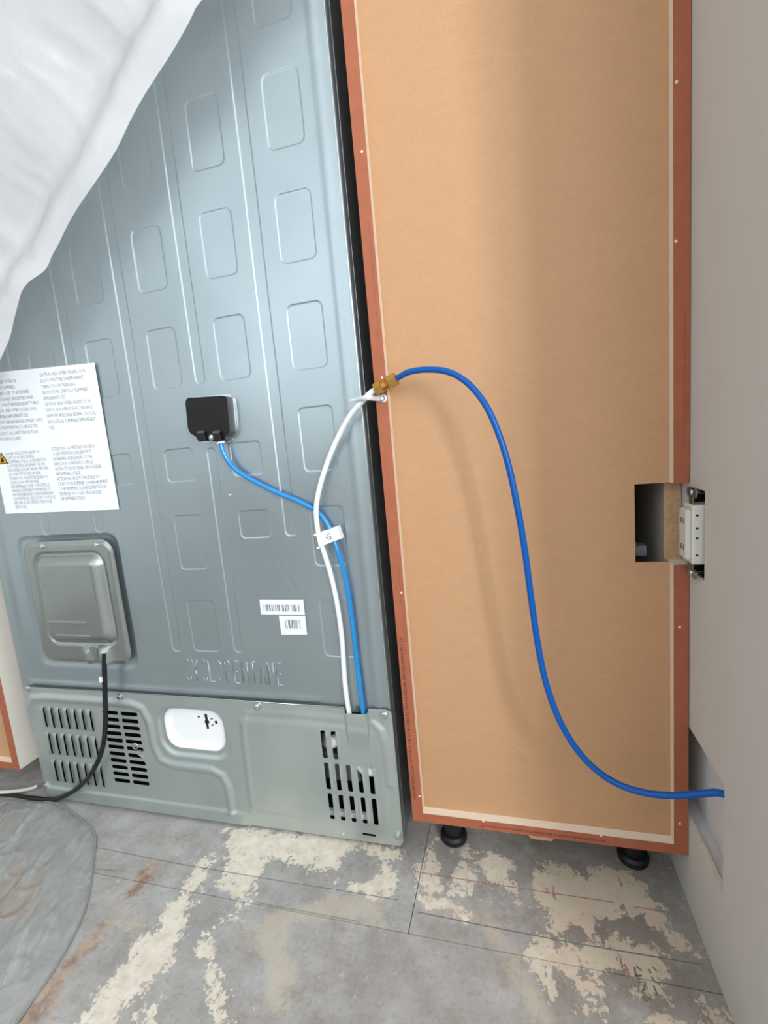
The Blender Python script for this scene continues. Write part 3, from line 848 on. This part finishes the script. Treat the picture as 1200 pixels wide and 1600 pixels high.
for oz in (0.8465, 0.985):
    c = Vector((-0.868, FY-0.0017, oz-0.022))
    bm = bmesh.new(); t = [bm.verts.new(c+Vector(v)) for v in ((-0.016, 0, 0), (0.016, 0, 0), (0, 0, 0.027))]; bm.faces.new(t)
    tri = obj('triangle_border', bm, M_black, label)
    bm = bmesh.new(); t = [bm.verts.new(c+Vector(v)) for v in ((-0.0125, -0.0003, 0.002), (0.0125, -0.0003, 0.002), (0, -0.0003, 0.023))]; bm.faces.new(t)
    obj('warning_triangle', bm, M_yellow, label)
    bm = bmesh.new(); t = [bm.verts.new(c+Vector(v)) for v in ((-0.004, -0.0006, 0.004), (0.004, -0.0006, 0.004), (0.005, -0.0006, 0.009), (0.001, -0.0006, 0.015), (-0.004, -0.0006, 0.009))]; bm.faces.new(t)
    obj('flame_symbol', bm, M_black, label)

# barcode stickers
def barcode(c, x0, x1, z0, z1, seed, nb):
    s = quad('barcode_label', [U(a, b, y=FY-0.0008) for a, b in c], M_paper, fr, 0.0004)
    r = random.Random(seed); bm = bmesh.new(); x = x0
    while x < x1:
        w = r.choice((0.0007, 0.0007, 0.0012, 0.0020))
        if r.random() < 0.86:
            v = [bm.verts.new(p) for p in ((x, FY-0.0016, z0), (min(x+w, x1), FY-0.0016, z0), (min(x+w, x1), FY-0.0016, z1), (x, FY-0.0016, z1))]
            bm.faces.new(v)
        x += w + r.choice((0.0008, 0.0013, 0.0022))
    obj('barcode', bm, M_inkb, s)
    return s
barcode([(405.5,936.7),(474,936.7),(476.6,960.6),(408,959.7)], -0.273, -0.194, 0.490, 0.504, 3, 30)
barcode([(435.7,962),(477,962),(480,991.7),(440,991.7)], -0.230, -0.197, 0.455, 0.473, 5, 16)

# power cord
cp = [U(163, 1020, y=FY-0.020), U(163, 1040, y=FY-0.022), U(164, 1080, y=FY-0.024), U(165, 1120, y=FY-0.030), U(162, 1160, y=FY-0.034),
      U(152, 1192, y=FY-0.034), U(136, 1217, y=FY-0.030), U(115, 1236, y=FY-0.022), U(85, 1249, z=0.007), U(50, 1247, z=0.006),
      U(22, 1243, z=0.006), U(0, 1241, z=0.006), U(-40, 1240, z=0.006), (-1.27, 0.06, 0.006), (-1.34, 0.10, 0.006)]
cord = tube('power_cord', cp, 0.0052, M_cord, None, 10)
tag(cord, 'black power cord hanging from the metal plate on the refrigerator back to the floor', 'cord')
p = U(158, 1062, y=FY-0.030); box('cord_sticker', (p[0]-0.003, p[1]-0.003, p[2]-0.006), (p[0]+0.0015, p[1]+0.003, p[2]+0.006), M_paper, cord, 0.0008)
set_origin(fr, ((FXL+FXR)/2, 0.36, 0.0))

# ------------------------------------------------------------------ pantry cabinet (right)
T = 0.020
def cabinet_shell(root, x0, x1, zt, y1, side_mats):
    pass
pan = empty('pantry_cabinet')
tag(pan, 'tall pantry cabinet with tan hardboard back and brown edges, between refrigerator and grey wall', 'cabinet')
ZT = 2.10; D_ = 0.60
NZ0, NZ1 = 0.578, 0.700        # notch for the outlet
box('side_panel', (0.0, 0.0008, ZB), (T, D_, ZT), M_melamine, pan)
# right side panel, notched at its back edge
bm = bmesh.new()
add_box(bm, (CW-T, 0.0008, ZB), (CW, D_, NZ0)); add_box(bm, (CW-T, 0.0008, NZ1), (CW, D_, ZT)); add_box(bm, (CW-T, 0.034, NZ0), (CW, D_, NZ1))
obj('side_panel', bm, M_melamine, pan)
box('notch_cut', (CW-T-0.004, 0.0330, NZ0), (CW, 0.0345, NZ1), M_core, pan)
box('bottom_panel', (T, 0.0008, ZB), (CW-T, D_, ZB+0.0165), M_melamine, pan)
box('top_panel', (T, 0.0008, ZT-0.018), (CW-T, D_, ZT), M_melamine, pan)
box('front_panel', (T, D_-0.018, ZB+0.0165), (CW-T, D_, ZT-0.018), M_melamine, pan)
# recessed back with the outlet cut-out
BX = U(992, 820, y=0.0175)[0]
bm = bmesh.new()
add_box(bm, (T, 0.0175, ZB+0.0165), (BX, 0.0205, ZT-0.018)); add_box(bm, (BX, 0.0175, ZB+0.0165), (CW-T, 0.0205, NZ0)); add_box(bm, (BX, 0.0175, NZ1), (CW-T, 0.0205, ZT-0.018))
bmesh.ops.remove_doubles(bm, verts=bm.verts, dist=1e-6)
obj('back_panel', bm, M_mdf, pan)
e0 = -0.0002
box('edge_band', (-0.0002, e0, ZB-0.0006), (T, 0.0009, ZT), M_brown, pan)
box('edge_band', (CW-T, e0, ZB-0.0006), (CW+0.0002, 0.0009, NZ0), M_brown, pan)
box('edge_band', (CW-T, e0, NZ1), (CW+0.0002, 0.0009, ZT), M_brown, pan)
box('edge_band', (T+0.0004, e0, ZB-0.0006), (CW-T-0.0002, 0.0009, ZB+0.0165), M_brown, pan)
# cable bracket glimpsed inside the cut-out
bm = bmesh.new(); a = U(995, 880, y=0.06)
add_box(bm, (a[0]-0.012, 0.05, NZ0+0.002), (a[0]+0.012, 0.075, NZ0+0.018)); add_box(bm, (a[0]-0.012, 0.055, NZ0+0.018), (a[0]-0.002, 0.072, NZ0+0.024))
obj('shelf_bracket', bm, M_edge, pan)
# nails in the edges
nm = bmesh.new(); add_lathe(nm, (0, 0.0005, 0), (0, -0.0010, 0), [(0, 0.0021), (0.0008, 0.0021), (0.0012, 0.0012)], 8)
nme = bpy.data.meshes.new('nail'); bmesh.ops.recalc_face_normals(nm, faces=nm.faces); nm.to_mesh(nme); nm.free(); nme.materials.append(M_melamine)
for px, py in ((565.5, 237), (597, 590), (627, 926), (655.5, 1244), (755, 1283), (939, 1306), (1057, 128), (1056, 377), (1062, 980), (1062, 1287)):
    p = U(px, py, y=e0); o = bpy.data.objects.new('nail', nme); COL.objects.link(o); o.parent = pan; o.location = p
# print on the edges
def edge_print(txt, O, ex, ez, size, xs=1.0):
    text_mesh('printed_text', [txt], O, ex, ez, size, M_brownink, pan, xs)
edge_print('NAF SECTION 21307 UP VTX PUCK VT & CARB P2 1303-01-05(2-44) MW-021 MADE IN USA', (0.0036, e0-0.0004, 0.135), (0, 0, 1), (-1, 0, 0), 0.0080, 1.0)
bm_l = '- - - - - -  - - - - - - - - -  - - - - - - - - - - -  - - - - - - - - - - - -  - - - - - - - - -'
edge_print(bm_l, (0.0105, e0-0.0004, 0.42), (0, 0, 1), (-1, 0, 0), 0.0065, 1.0)
edge_print(bm_l, (0.0105, e0-0.0004, 0.95), (0, 0, 1), (-1, 0, 0), 0.0065, 1.0)
edge_print(bm_l, (CW-0.0095, e0-0.0004, 0.75), (0, 0, 1), (-1, 0, 0), 0.0065, 1.0)
edge_print('SECTION 21307 UP VTX PUCK VT & CARB P2 1303-01-05(2-44) MW-021 MADE IN USA', (0.125, e0-0.0004, ZB+0.0095), (1, 0, 0), (0, 0, 1), 0.0065, 0.85)
# feet
for px, py, fyy in ((707, 1326, 0.0425), (995, 1361, 0.0486)):
    p = U(px, py, z=0); r = 0.0265
    leg = bmesh.new(); c = (p[0], p[1]+r, 0)
    add_lathe(leg, c, (c[0], c[1], ZB), [(0.010, 0.0180), (ZB-0.012, 0.0180), (ZB-0.012, 0.026), (ZB-0.0006, 0.026)], 20)
    lo_ = obj('leg', leg, M_foot, pan, False)
    fb = bmesh.new(); add_lathe(fb, c, (c[0], c[1], ZB), [(0.0, r*0.94), (0.004, r), (0.011, r), (0.016, r*0.86), (0.017, r*0.70)], 28)
    obj('foot_pad', fb, M_foot, lo_, False)
for x in (0.08, CW-0.08):
    leg = bmesh.new(); add_lathe(leg, (x, D_-0.08, 0), (x, D_-0.08, ZB), [(0, 0.0195), (0.010, 0.0195), (0.012, 0.0145), (ZB-0.0006, 0.0145)], 16)
    obj('leg', leg, M_foot, pan)
a = U(824, 1303, y=0.006); b = U(866, 1313, y=0.006)
bm = bmesh.new(); add_box(bm, (a[0], 0.002, ZB-0.0085), (b[0], 0.012, ZB-0.0006))
for v in bm.verts:
    if v.co.z < ZB-0.005: v.co.x += 0.006 if v.co.x < (a[0]+b[0])/2 else -0.004
obj('wood_sliver', bm, M_wood, pan)
set_origin(pan, (CW/2, 0.3, 0.0))

# ------------------------------------------------------------------ cabinet beyond the refrigerator (left)
lc = empty('kitchen_cabinet')
tag(lc, 'white-sided cabinet with brown back edges, at the far left beyond the refrigerator', 'cabinet')
LX = -0.9763; LW = 0.60; LZ = 0.86
box('side_panel', (LX-T, 0.0008, ZB), (LX, D_, LZ), M_whitecab, lc)
box('side_panel', (LX-LW, 0.0008, ZB), (LX-LW+T, D_, LZ), M_whitecab, lc)
box('bottom_panel', (LX-LW+T, 0.0008, ZB), (LX-T, D_, ZB+0.0165), M_melamine, lc)
box('top_panel', (LX-LW+T, 0.0008, LZ-0.018), (LX-T, D_, LZ), M_melamine, lc)
box('back_panel', (LX-LW+T, 0.0175, ZB+0.0165), (LX-T, 0.0205, LZ-0.018), M_mdf, lc)
box('front_panel', (LX-LW+T, D_-0.018, ZB+0.0165), (LX-T, D_, LZ-0.018), M_melamine, lc)
box('edge_band', (LX-T, e0, ZB-0.0006), (LX+0.0002, 0.0009, LZ), M_brown, lc)
box('edge_band', (LX-LW-0.0002, e0, ZB-0.0006), (LX-LW+T, 0.0009, LZ), M_brown, lc)
box('edge_band', (LX-LW+T, e0, ZB-0.0006), (LX-T-0.0002, 0.0009, ZB+0.0165), M_brown, lc)
for x in (LX-0.14, LX-LW+0.14):
    for y in (0.17, D_-0.08):
        leg = bmesh.new(); add_lathe(leg, (x, y, 0), (x, y, ZB), [(0, 0.0195), (0.010, 0.0195), (0.012, 0.0145), (ZB-0.0006, 0.0145)], 16)
        obj('leg', leg, M_foot, lc)
box('toe_rail', (LX-LW+0.02, 0.13, 0.060), (LX+0.0, 0.142, 0.0685), M_whitecab, lc)
set_origin(lc, (LX-LW/2, 0.3, 0.0))

# ------------------------------------------------------------------ wall outlet without its cover plate
ou = empty('wall_outlet')
tag(ou, 'white electrical receptacle without cover plate, sticking out of the right wall', 'outlet')
bm = bmesh.new()
bx0, bx1 = WX+0.003, WX+0.060
add_box(bm, (bx1-0.002, OUT[0], OUT[2]), (bx1, OUT[1], OUT[3]))
add_box(bm, (bx0, OUT[0], OUT[2]), (bx1, OUT[0]+0.002, OUT[3])); add_box(bm, (bx0, OUT[1]-0.002, OUT[2]), (bx1, OUT[1], OUT[3]))
add_box(bm, (bx0, OUT[0], OUT[2]), (bx1, OUT[1], OUT[2]+0.002)); add_box(bm, (bx0, OUT[0], OUT[3]-0.002), (bx1, OUT[1], OUT[3]))
obj('outlet_box', bm, M_inner, ou)
dz0, dz1 = 0.5905, 0.6735
box('receptacle_body', (WX-0.012, -0.046, dz0), (WX+0.028, -0.012, dz1), M_device, ou, 0.002)
bm = bmesh.new(); add_box(bm, (WX-0.019, -0.043, dz0+0.006), (WX-0.012, -0.015, dz1-0.006))
bmesh.ops.bevel(bm, geom=bm.edges[:], offset=0.002, segments=2, affect='EDGES')
obj('receptacle_face', bm, M_device, ou)
for zc in (0.613, 0.651):
    for yc in (-0.034, -0.024):
        box('plug_slot', (WX-0.0194, yc-0.0011, zc-0.004), (WX-0.0186, yc+0.0011, zc+0.004), M_black, ou)
for zz in (0.604, 0.628, 0.642, 0.660):
    box('side_screw', (WX-0.008, -0.0468, zz-0.0012), (WX-0.005, -0.0455, zz+0.0012), M_black, ou)
# metal yoke with ears above and below
box('yoke_tab', (WX-0.0085, -0.036, dz1-0.002), (WX-0.0070, -0.022, dz1+0.018), M_zinc, ou)
box('yoke_tab', (WX-0.0085, -0.036, dz0-0.018), (WX-0.0070, -0.022, dz0+0.002), M_zinc, ou)
for sgn, zc in ((1, dz1+0.016), (-1, dz0-0.016)):
    for yc in (-0.040, -0.018):
        bm = bmesh.new(); add_lathe(bm, (WX-0.0062, yc, zc), (WX-0.010, yc, zc), [(0, 0.0068), (0.002, 0.0068), (0.0024, 0.004)], 10); obj('yoke_ear', bm, M_zinc, ou)
    bm = bmesh.new(); add_lathe(bm, (WX+0.02, -0.029, zc), (WX-0.014, -0.029, zc), [(0, 0.0022), (0.026, 0.0022), (0.027, 0.0048), (0.030, 0.0042)], 10); obj('mounting_screw', bm, M_screw, ou)
set_origin(ou, (WX, -0.029, 0.58))

# ------------------------------------------------------------------ tubes and fittings
yt = -0.0165
A = Vector(U(586, 609.5, y=yt)); B = Vector(U(620, 591, y=yt-0.002))
L_ = (B-A).length; dr = (B-A).normalized()
cu_ = empty('brass_coupling')
tag(cu_, 'small brass compression coupling joining the white tube to the long blue tube', 'pipe fitting')
bm = bmesh.new(); add_lathe(bm, A, B, [(0, 0.0080), (0.001, 0.0104), (L_*0.30, 0.0104), (L_*0.33, 0.0095)], 6); obj('nut', bm, M_brass, cu_)
bm = bmesh.new(); add_lathe(bm, A, B, [(L_*0.33, 0.0072), (L_*0.37, 0.0072), (L_*0.37, 0.0092), (L_*0.42, 0.0076), (L_*0.45, 0.0094), (L_*0.50, 0.0078), (L_*0.53, 0.0094), (L_*0.57, 0.0076), (L_*0.62, 0.0090), (L_*0.64, 0.0072)], 12); obj('threaded_body', bm, M_brass, cu_)
bm = bmesh.new(); add_lathe(bm, A, B, [(L_*0.62, 0.0098), (L_*0.64, 0.0108), (L_*0.97, 0.0108), (L_, 0.0085)], 6); obj('nut', bm, M_brass, cu_)
set_origin(cu_, tuple(A))

wt = [tuple(A+dr*0.008), tuple(A-dr*0.006), U(571, 622, y=-0.012), U(546, 651, y=0.002), U(525, 690, y=0.012), U(509, 730, y=0.016), U(498, 768, y=0.012),
      U(494, 800, y=0.0105), U(498, 835, y=0.0125), U(506, 862, y=0.0135), U(517.5, 900, y=0.0185), U(528, 950, y=0.0205), U(534.5, 1000, y=0.0205), U(538.5, 1060, y=0.019),
      U(542.5, 1095, y=0.0195), U(546, 1116, y=0.0205), U(548, 1135, y=0.0215)]
o = tube('white_water_tube', wt, 0.0047, M_wtube)
tag(o, 'white plastic water tube curving up from the lower cover to the brass coupling', 'water tube')
bt = [U(345, 692, y=FY-0.013), U(348, 704, y=FY-0.013), U(356, 720, y=FY-0.011), U(370, 735, y=FY-0.009), U(395, 750.5, y=FY-0.007), U(430, 768, y=FY-0.0065), U(470, 785, y=FY-0.0065), U(497, 801, y=FY-0.0062),
      U(514, 824, y=FY-0.007), U(527, 860, y=FY-0.0115), U(540, 905, y=FY-0.009), U(549, 960, y=FY-0.0075), U(556, 1020, y=FY-0.007), U(562, 1070, y=FY-0.008), U(566, 1100, y=FY-0.008), U(569, 1125, y=FY-0.007), U(571, 1140, y=FY-0.0065)]
o = tube('blue_water_tube', bt, 0.0046, M_blue2)
tag(o, 'short light blue tube running from the black inlet box down the refrigerator back', 'water tube')
LB = [(tuple(B-dr*0.006)), tuple(B+dr*0.004), U(640, 581, y=-0.026), U(668, 577.5, y=-0.036), U(700, 581, y=-0.047), U(730, 598, y=-0.056), U(757, 630, y=-0.064), U(777, 672, y=-0.069), U(794, 725, y=-0.072),
      U(808, 790, y=-0.073), U(820, 860, y=-0.073), U(830, 935, y=-0.072), U(841, 1010, y=-0.072), U(854, 1070, y=-0.073), U(874, 1125, y=-0.075), U(902, 1172, y=-0.078), U(935, 1206, y=-0.082),
      U(972, 1228, y=-0.088), U(1012, 1239.5, y=-0.096), U(1055, 1243, y=-0.105), U(1098, 1240, y=-0.113), (WX-0.002, -0.1185, U(1126, 1236, x=WX)[2]), (WX+0.0145, -0.138, U(1126, 1236, x=WX)[2]+0.004), (WX+0.0170, -0.165, U(1126, 1236, x=WX)[2]+0.008)]
o = tube('blue_supply_tube', LB, 0.0047, M_blue)
tag(o, 'long dark blue tube arching across the tan panel into the wall opening', 'water tube')

# folded tag clipped round both tubes
tg = empty('tube_tag')
tag(tg, 'small white folded tag clipped around the white and light blue tubes', 'tag')
c = [Vector(U(x, z, y=0.0068)) for x, z in ((494, 834), (527, 822.5), (533.5, 841.5), (498.5, 854.5))]
tq = quad('tag_sheet', c, M_paper, tg, 0.0006)
off = Vector((0.0015, 0.0200, 0))
c2 = [v+Vector((0.0, 0.0138, 0)) for v in c]
quad('tag_back', c2, M_paper, tg, 0.0005)
for a0, a1 in ((c[0], c[3]), (c[1], c[2])):
    quad('tag_fold', [a0, a1, a1+Vector((0, 0.0138, 0)), a0+Vector((0, 0.0138, 0))], M_paper, tg, 0.0003)
ux = (c[1]-c[0]).normalized(); uz = (c[0]-c[3]).normalized()
text_mesh('printed_letter', ['G'], (c[0]+c[1]+c[2]+c[3])/4 - ux*0.006+uz*0.006+Vector((0, -0.0013, 0)), ux, uz, 0.017, M_inkb, tg)
for k, v in ((0, c[0]), (1, c[3])):
    q = v-ux*0.0055; box('tie_end', (min(q.x, v.x), q.y, v.z-0.004), (max(q.x, v.x), q.y+0.003, v.z), M_white, tg, 0.0008)
set_origin(tg, tuple(c[3]))

# nylon strap screwed to the cabinet edge
cl = empty('tube_strap')
tag(cl, 'milky nylon strap holding the white tube, screwed to the brown cabinet edge', 'strap')
sp = [U(546, 626.5, y=-0.004), U(556, 624.5, y=-0.010), U(566, 622, y=-0.0195), U(576, 621, y=-0.0215), U(585, 621.5, y=-0.011), U(592, 622, y=-0.003), U(600, 622.5, y=-0.0020)]
sp = [Vector(q) for q in catmull(sp, 5)]
bm = bmesh.new(); rows = []
for i, p in enumerate(sp):
    f = i/(len(sp)-1); w = 0.0022+0.0026*min(1, f*1.6)
    d = Vector((0, -0.0008, 0))
    rows.append([bm.verts.new(p+Vector((0, 0, w))+d), bm.verts.new(p-Vector((0, 0, w))+d), bm.verts.new(p-Vector((0, 0, w))-d), bm.verts.new(p+Vector((0, 0, w))-d)])
for i in range(len(rows)-1):
    for k in range(4): bm.faces.new((rows[i][k], rows[i][(k+1) % 4], rows[i+1][(k+1) % 4], rows[i+1][k]))
bm.faces.new(rows[0]); bm.faces.new(rows[-1][::-1])
obj('strap_band', bm, M_clear, cl, True)
p = Vector(U(599, 622.5, y=-0.002))
bm = bmesh.new(); add_lathe(bm, p+Vector((0, 0.0016, 0)), p+Vector((0, -0.004, 0)), [(0, 0.0064), (0.0022, 0.0064), (0.0026, 0.0056)], 16); obj('strap_eye', bm, M_clear, cl)
bm = bmesh.new(); add_lathe(bm, p+Vector((-0.0012, 0.001, 0)), p+Vector((-0.0012, -0.006, 0)), [(0, 0.0046), (0.0034, 0.0046), (0.0046, 0.003)], 14); obj('screw', bm, M_screw, cl)
set_origin(cl, tuple(p))

# ------------------------------------------------------------------ plastic sheeting
def film(name, white, alpha, rough=0.3, trans=0.4, bump=0.3, bscale=30, streak=None):
    m = bpy.data.materials.new(name); m.use_nodes = True
    nt = m.node_tree; N = nt.nodes; L = nt.links
    b = N['Principled BSDF']; out = N['Material Output']
    b.inputs['Base Color'].default_value = (*lin(white), 1); b.inputs['Roughness'].default_value = rough
    tl = N.new('ShaderNodeBsdfTranslucent'); tl.inputs[0].default_value = (*lin(white), 1)
    tr = N.new('ShaderNodeBsdfTransparent')
    m1 = N.new('ShaderNodeMixShader'); m1.inputs[0].default_value = trans
    m2 = N.new('ShaderNodeMixShader')
    L.new(b.outputs[0], m1.inputs[1]); L.new(tl.outputs[0], m1.inputs[2])
    tc = N.new('ShaderNodeTexCoord'); n = N.new('ShaderNodeTexNoise'); n.inputs['Scale'].default_value = 5.0; n.inputs['Detail'].default_value = 4
    L.new(tc.outputs['Object'], n.inputs[0])
    mr = N.new('ShaderNodeMapRange'); mr.inputs[1].default_value = 0.3; mr.inputs[2].default_value = 0.7
    mr.inputs[3].default_value = max(0, alpha-0.10); mr.inputs[4].default_value = min(1, alpha+0.10)
    L.new(n.outputs[0], mr.inputs[0])
    if streak is None: L.new(mr.outputs[0], m2.inputs[0])
    else:                      # stretched white creases in the film
        mp = N.new('ShaderNodeMapping'); mp.vector_type = 'TEXTURE'
        mp.inputs['Rotation'].default_value = (0, 0, streak); mp.inputs['Scale'].default_value = (3.2, 0.55, 1)
        L.new(tc.outputs['Object'], mp.inputs[0])
        n5 = N.new('ShaderNodeTexNoise'); n5.inputs['Scale'].default_value = 22; n5.inputs['Detail'].default_value = 6; n5.inputs['Roughness'].default_value = 0.62
        L.new(mp.outputs[0], n5.inputs[0])
        m5 = N.new('ShaderNodeMapRange'); m5.inputs[1].default_value = 0.50; m5.inputs[2].default_value = 0.72
        m5.inputs[3].default_value = 0.0; m5.inputs[4].default_value = 0.42
        L.new(n5.outputs[0], m5.inputs[0])
        ad = N.new('ShaderNodeMath'); ad.operation = 'ADD'; ad.use_clamp = True
        L.new(mr.outputs[0], ad.inputs[0]); L.new(m5.outputs[0], ad.inputs[1]); L.new(ad.outputs[0], m2.inputs[0])
    L.new(tr.outputs[0], m2.inputs[1]); L.new(m1.outputs[0], m2.inputs[2])
    n2 = N.new('ShaderNodeTexNoise'); n2.inputs['Scale'].default_value = bscale; n2.inputs['Detail'].default_value = 4
    L.new(tc.outputs['Object'], n2.inputs[0])
    bp = N.new('ShaderNodeBump'); bp.inputs['Strength'].default_value = bump; bp.inputs['Distance'].default_value = 0.01
    L.new(n2.outputs[0], bp.inputs['Height'])
    for s in (b, tl): L.new(bp.outputs[0], s.inputs['Normal'])
    L.new(m2.outputs[0], out.inputs[0])
    return m
M_drape = film('milky_poly_sheet', (236, 233, 232), 0.84, 0.32, 0.30, 0.16, 34)
_a, _b = U(0, 1520, z=0.0), U(105, 1345, z=0.0)
M_film = film('clear_poly_film', (204, 207, 204), 0.40, 0.14, 0.2, 0.25, 90, math.atan2(_b[1]-_a[1], _b[0]-_a[0]))

def grid_mesh(name, P, m, parent=None):
    n, k = len(P), len(P[0])
    me = bpy.data.meshes.new(name)
    me.from_pydata([tuple(p) for r in P for p in r], [], [(i*k+j, (i+1)*k+j, (i+1)*k+j+1, i*k+j+1) for i in range(n-1) for j in range(k-1)])
    return link(name, me, m, parent, True)
# hanging sheet: its lower edge falls diagonally across the refrigerator
edge = [(470, -250), (405, -120), (360, -45), (322, 0), (300, 32), (268, 78), (236, 128), (208, 180), (182, 232), (152, 282), (122, 330), (96, 372), (75, 400), (66, 424), (48, 444), (34, 470), (16, 505), (5, 540), (-14, 600), (-40, 690)]
E3 = catmull([U(x, y, y=-0.050) for x, y in edge], 8)
P = []
for i, e in enumerate(E3):
    t = i/(len(E3)-1); row = []
    dirv = np.array([-0.80, 0.0, 0.60])
    for j in range(110):
        s = (j/109)**1.25*1.0
        wob = 0.020*math.sin(t*5.0+1.0)
        d = 0.0
        d += 0.062*float(sstep((s-0.030-0.6*wob)/0.125))                    # turns away from the room ...
        d -= 0.165*float(sstep((s-0.150-wob)/0.20))                      # ... then bellies out again
        d += 0.060*float(sstep((s-0.36-1.6*wob)/0.14)) - 0.070*float(sstep((s-0.52)/0.2))
        p = e + dirv*s
        k = 1-math.exp(-s*16)
        nz = mnoise.noise(Vector((p[0]*6, p[2]*9, 3.1)))*0.010*k + mnoise.noise(Vector((p[0]*15+p[2]*9, p[2]*6, 1.1)))*0.005*k
        cr = 0.0035*k*(1-min(1, abs(mnoise.noise(Vector((p[0]*11+p[2]*5, p[2]*5, 7.7))))*2.4))**4 + 0.0028*k*(1-min(1, abs(mnoise.noise(Vector((p[0]*24+p[2]*9, p[2]*12, 2.7))))*2.4))**4
        row.append((p[0]+0.006*math.sin(t*31)*math.exp(-s*20), p[1]+d-nz-cr+0.004*math.sin(t*23)*math.exp(-s*14), p[2]))
    P.append(row)
o = grid_mesh('plastic_drape', P, M_drape)
tag(o, 'milky white plastic sheet hanging diagonally over the refrigerator\'s upper left corner', 'plastic sheet')

# film on the floor, lower left
rim = [(-200, 1300), (-120, 1262), (-50, 1250), (0, 1246), (30, 1250), (60, 1252), (95, 1259), (122, 1278), (148, 1303), (146, 1345), (140, 1395), (126, 1440), (95, 1500), (55, 1560), (10, 1620), (-60, 1690), (-160, 1720), (-260, 1690), (-330, 1600), (-350, 1480), (-300, 1370), (-230, 1310), (-200, 1300)]
R3 = catmull([U(x, y, z=0.0) for x, y in rim], 10)
cx, cy = U(-150, 1480, z=0.0)[:2]
fd = Vector(U(105, 1345, z=0.0))-Vector(U(0, 1520, z=0.0)); fd = fd.normalized()
P = []
for i, e in enumerate(R3):
    row = []
    for j in range(120):
        s = j/119
        x = e[0]+(cx-e[0])*s; y = e[1]+(cy-e[1])*s
        a = math.atan2(y-cy, x-cx)
        z = 0.0015+0.007*(1-math.exp(-s*30))
        k = (1-math.exp(-s*12))
        def ridge(v, p): return (1-min(1, abs(mnoise.noise(Vector(v)))*2.2))**p
        u = x*fd[1]-y*fd[0]; w = x*fd[0]+y*fd[1]               # across / along the pull of the film
        z += k*(0.020*abs(mnoise.noise(Vector((x*6, y*6, 0.3)))) + 0.011*ridge((u*13, w*2.6, 5.0), 3) + 0.007*ridge((u*24+w*4, w*5, 2.2), 3)
                + 0.005*ridge((x*12-y*8, y*12, 8.2), 7))
        row.append((x, y, z))
    P.append(row)
o = grid_mesh('plastic_film', P, M_film)
M_edge_shade = mat('film_edge_shade', (150, 153, 148), 0.3)
bm = bmesh.new(); add_tube(bm, [(q[0], q[1], 0.0024) for q in R3], 0.0017, 6); obj('edge_shade_line', bm, M_edge_shade, o, True)  # grey tube drawn as the shadow line along the film's edge
tag(o, 'crumpled clear plastic film lying on the floor at the lower left', 'plastic sheet')

# white cord lying by the refrigerator's far foot
wc = [(-1.30, 0.20, 0.006), (-1.25, 0.13, 0.008), U(-40, 1238, z=0.016), U(0, 1237.5, z=0.018), U(25, 1236, z=0.012), U(48, 1232, z=0.008), U(58, 1228, z=0.008)]
o = tube('white_extension_cord', wc, 0.0046, M_cordw, None, 8)
tag(o, 'pale cord on the floor running under the left cabinet beside the black cord', 'cord')
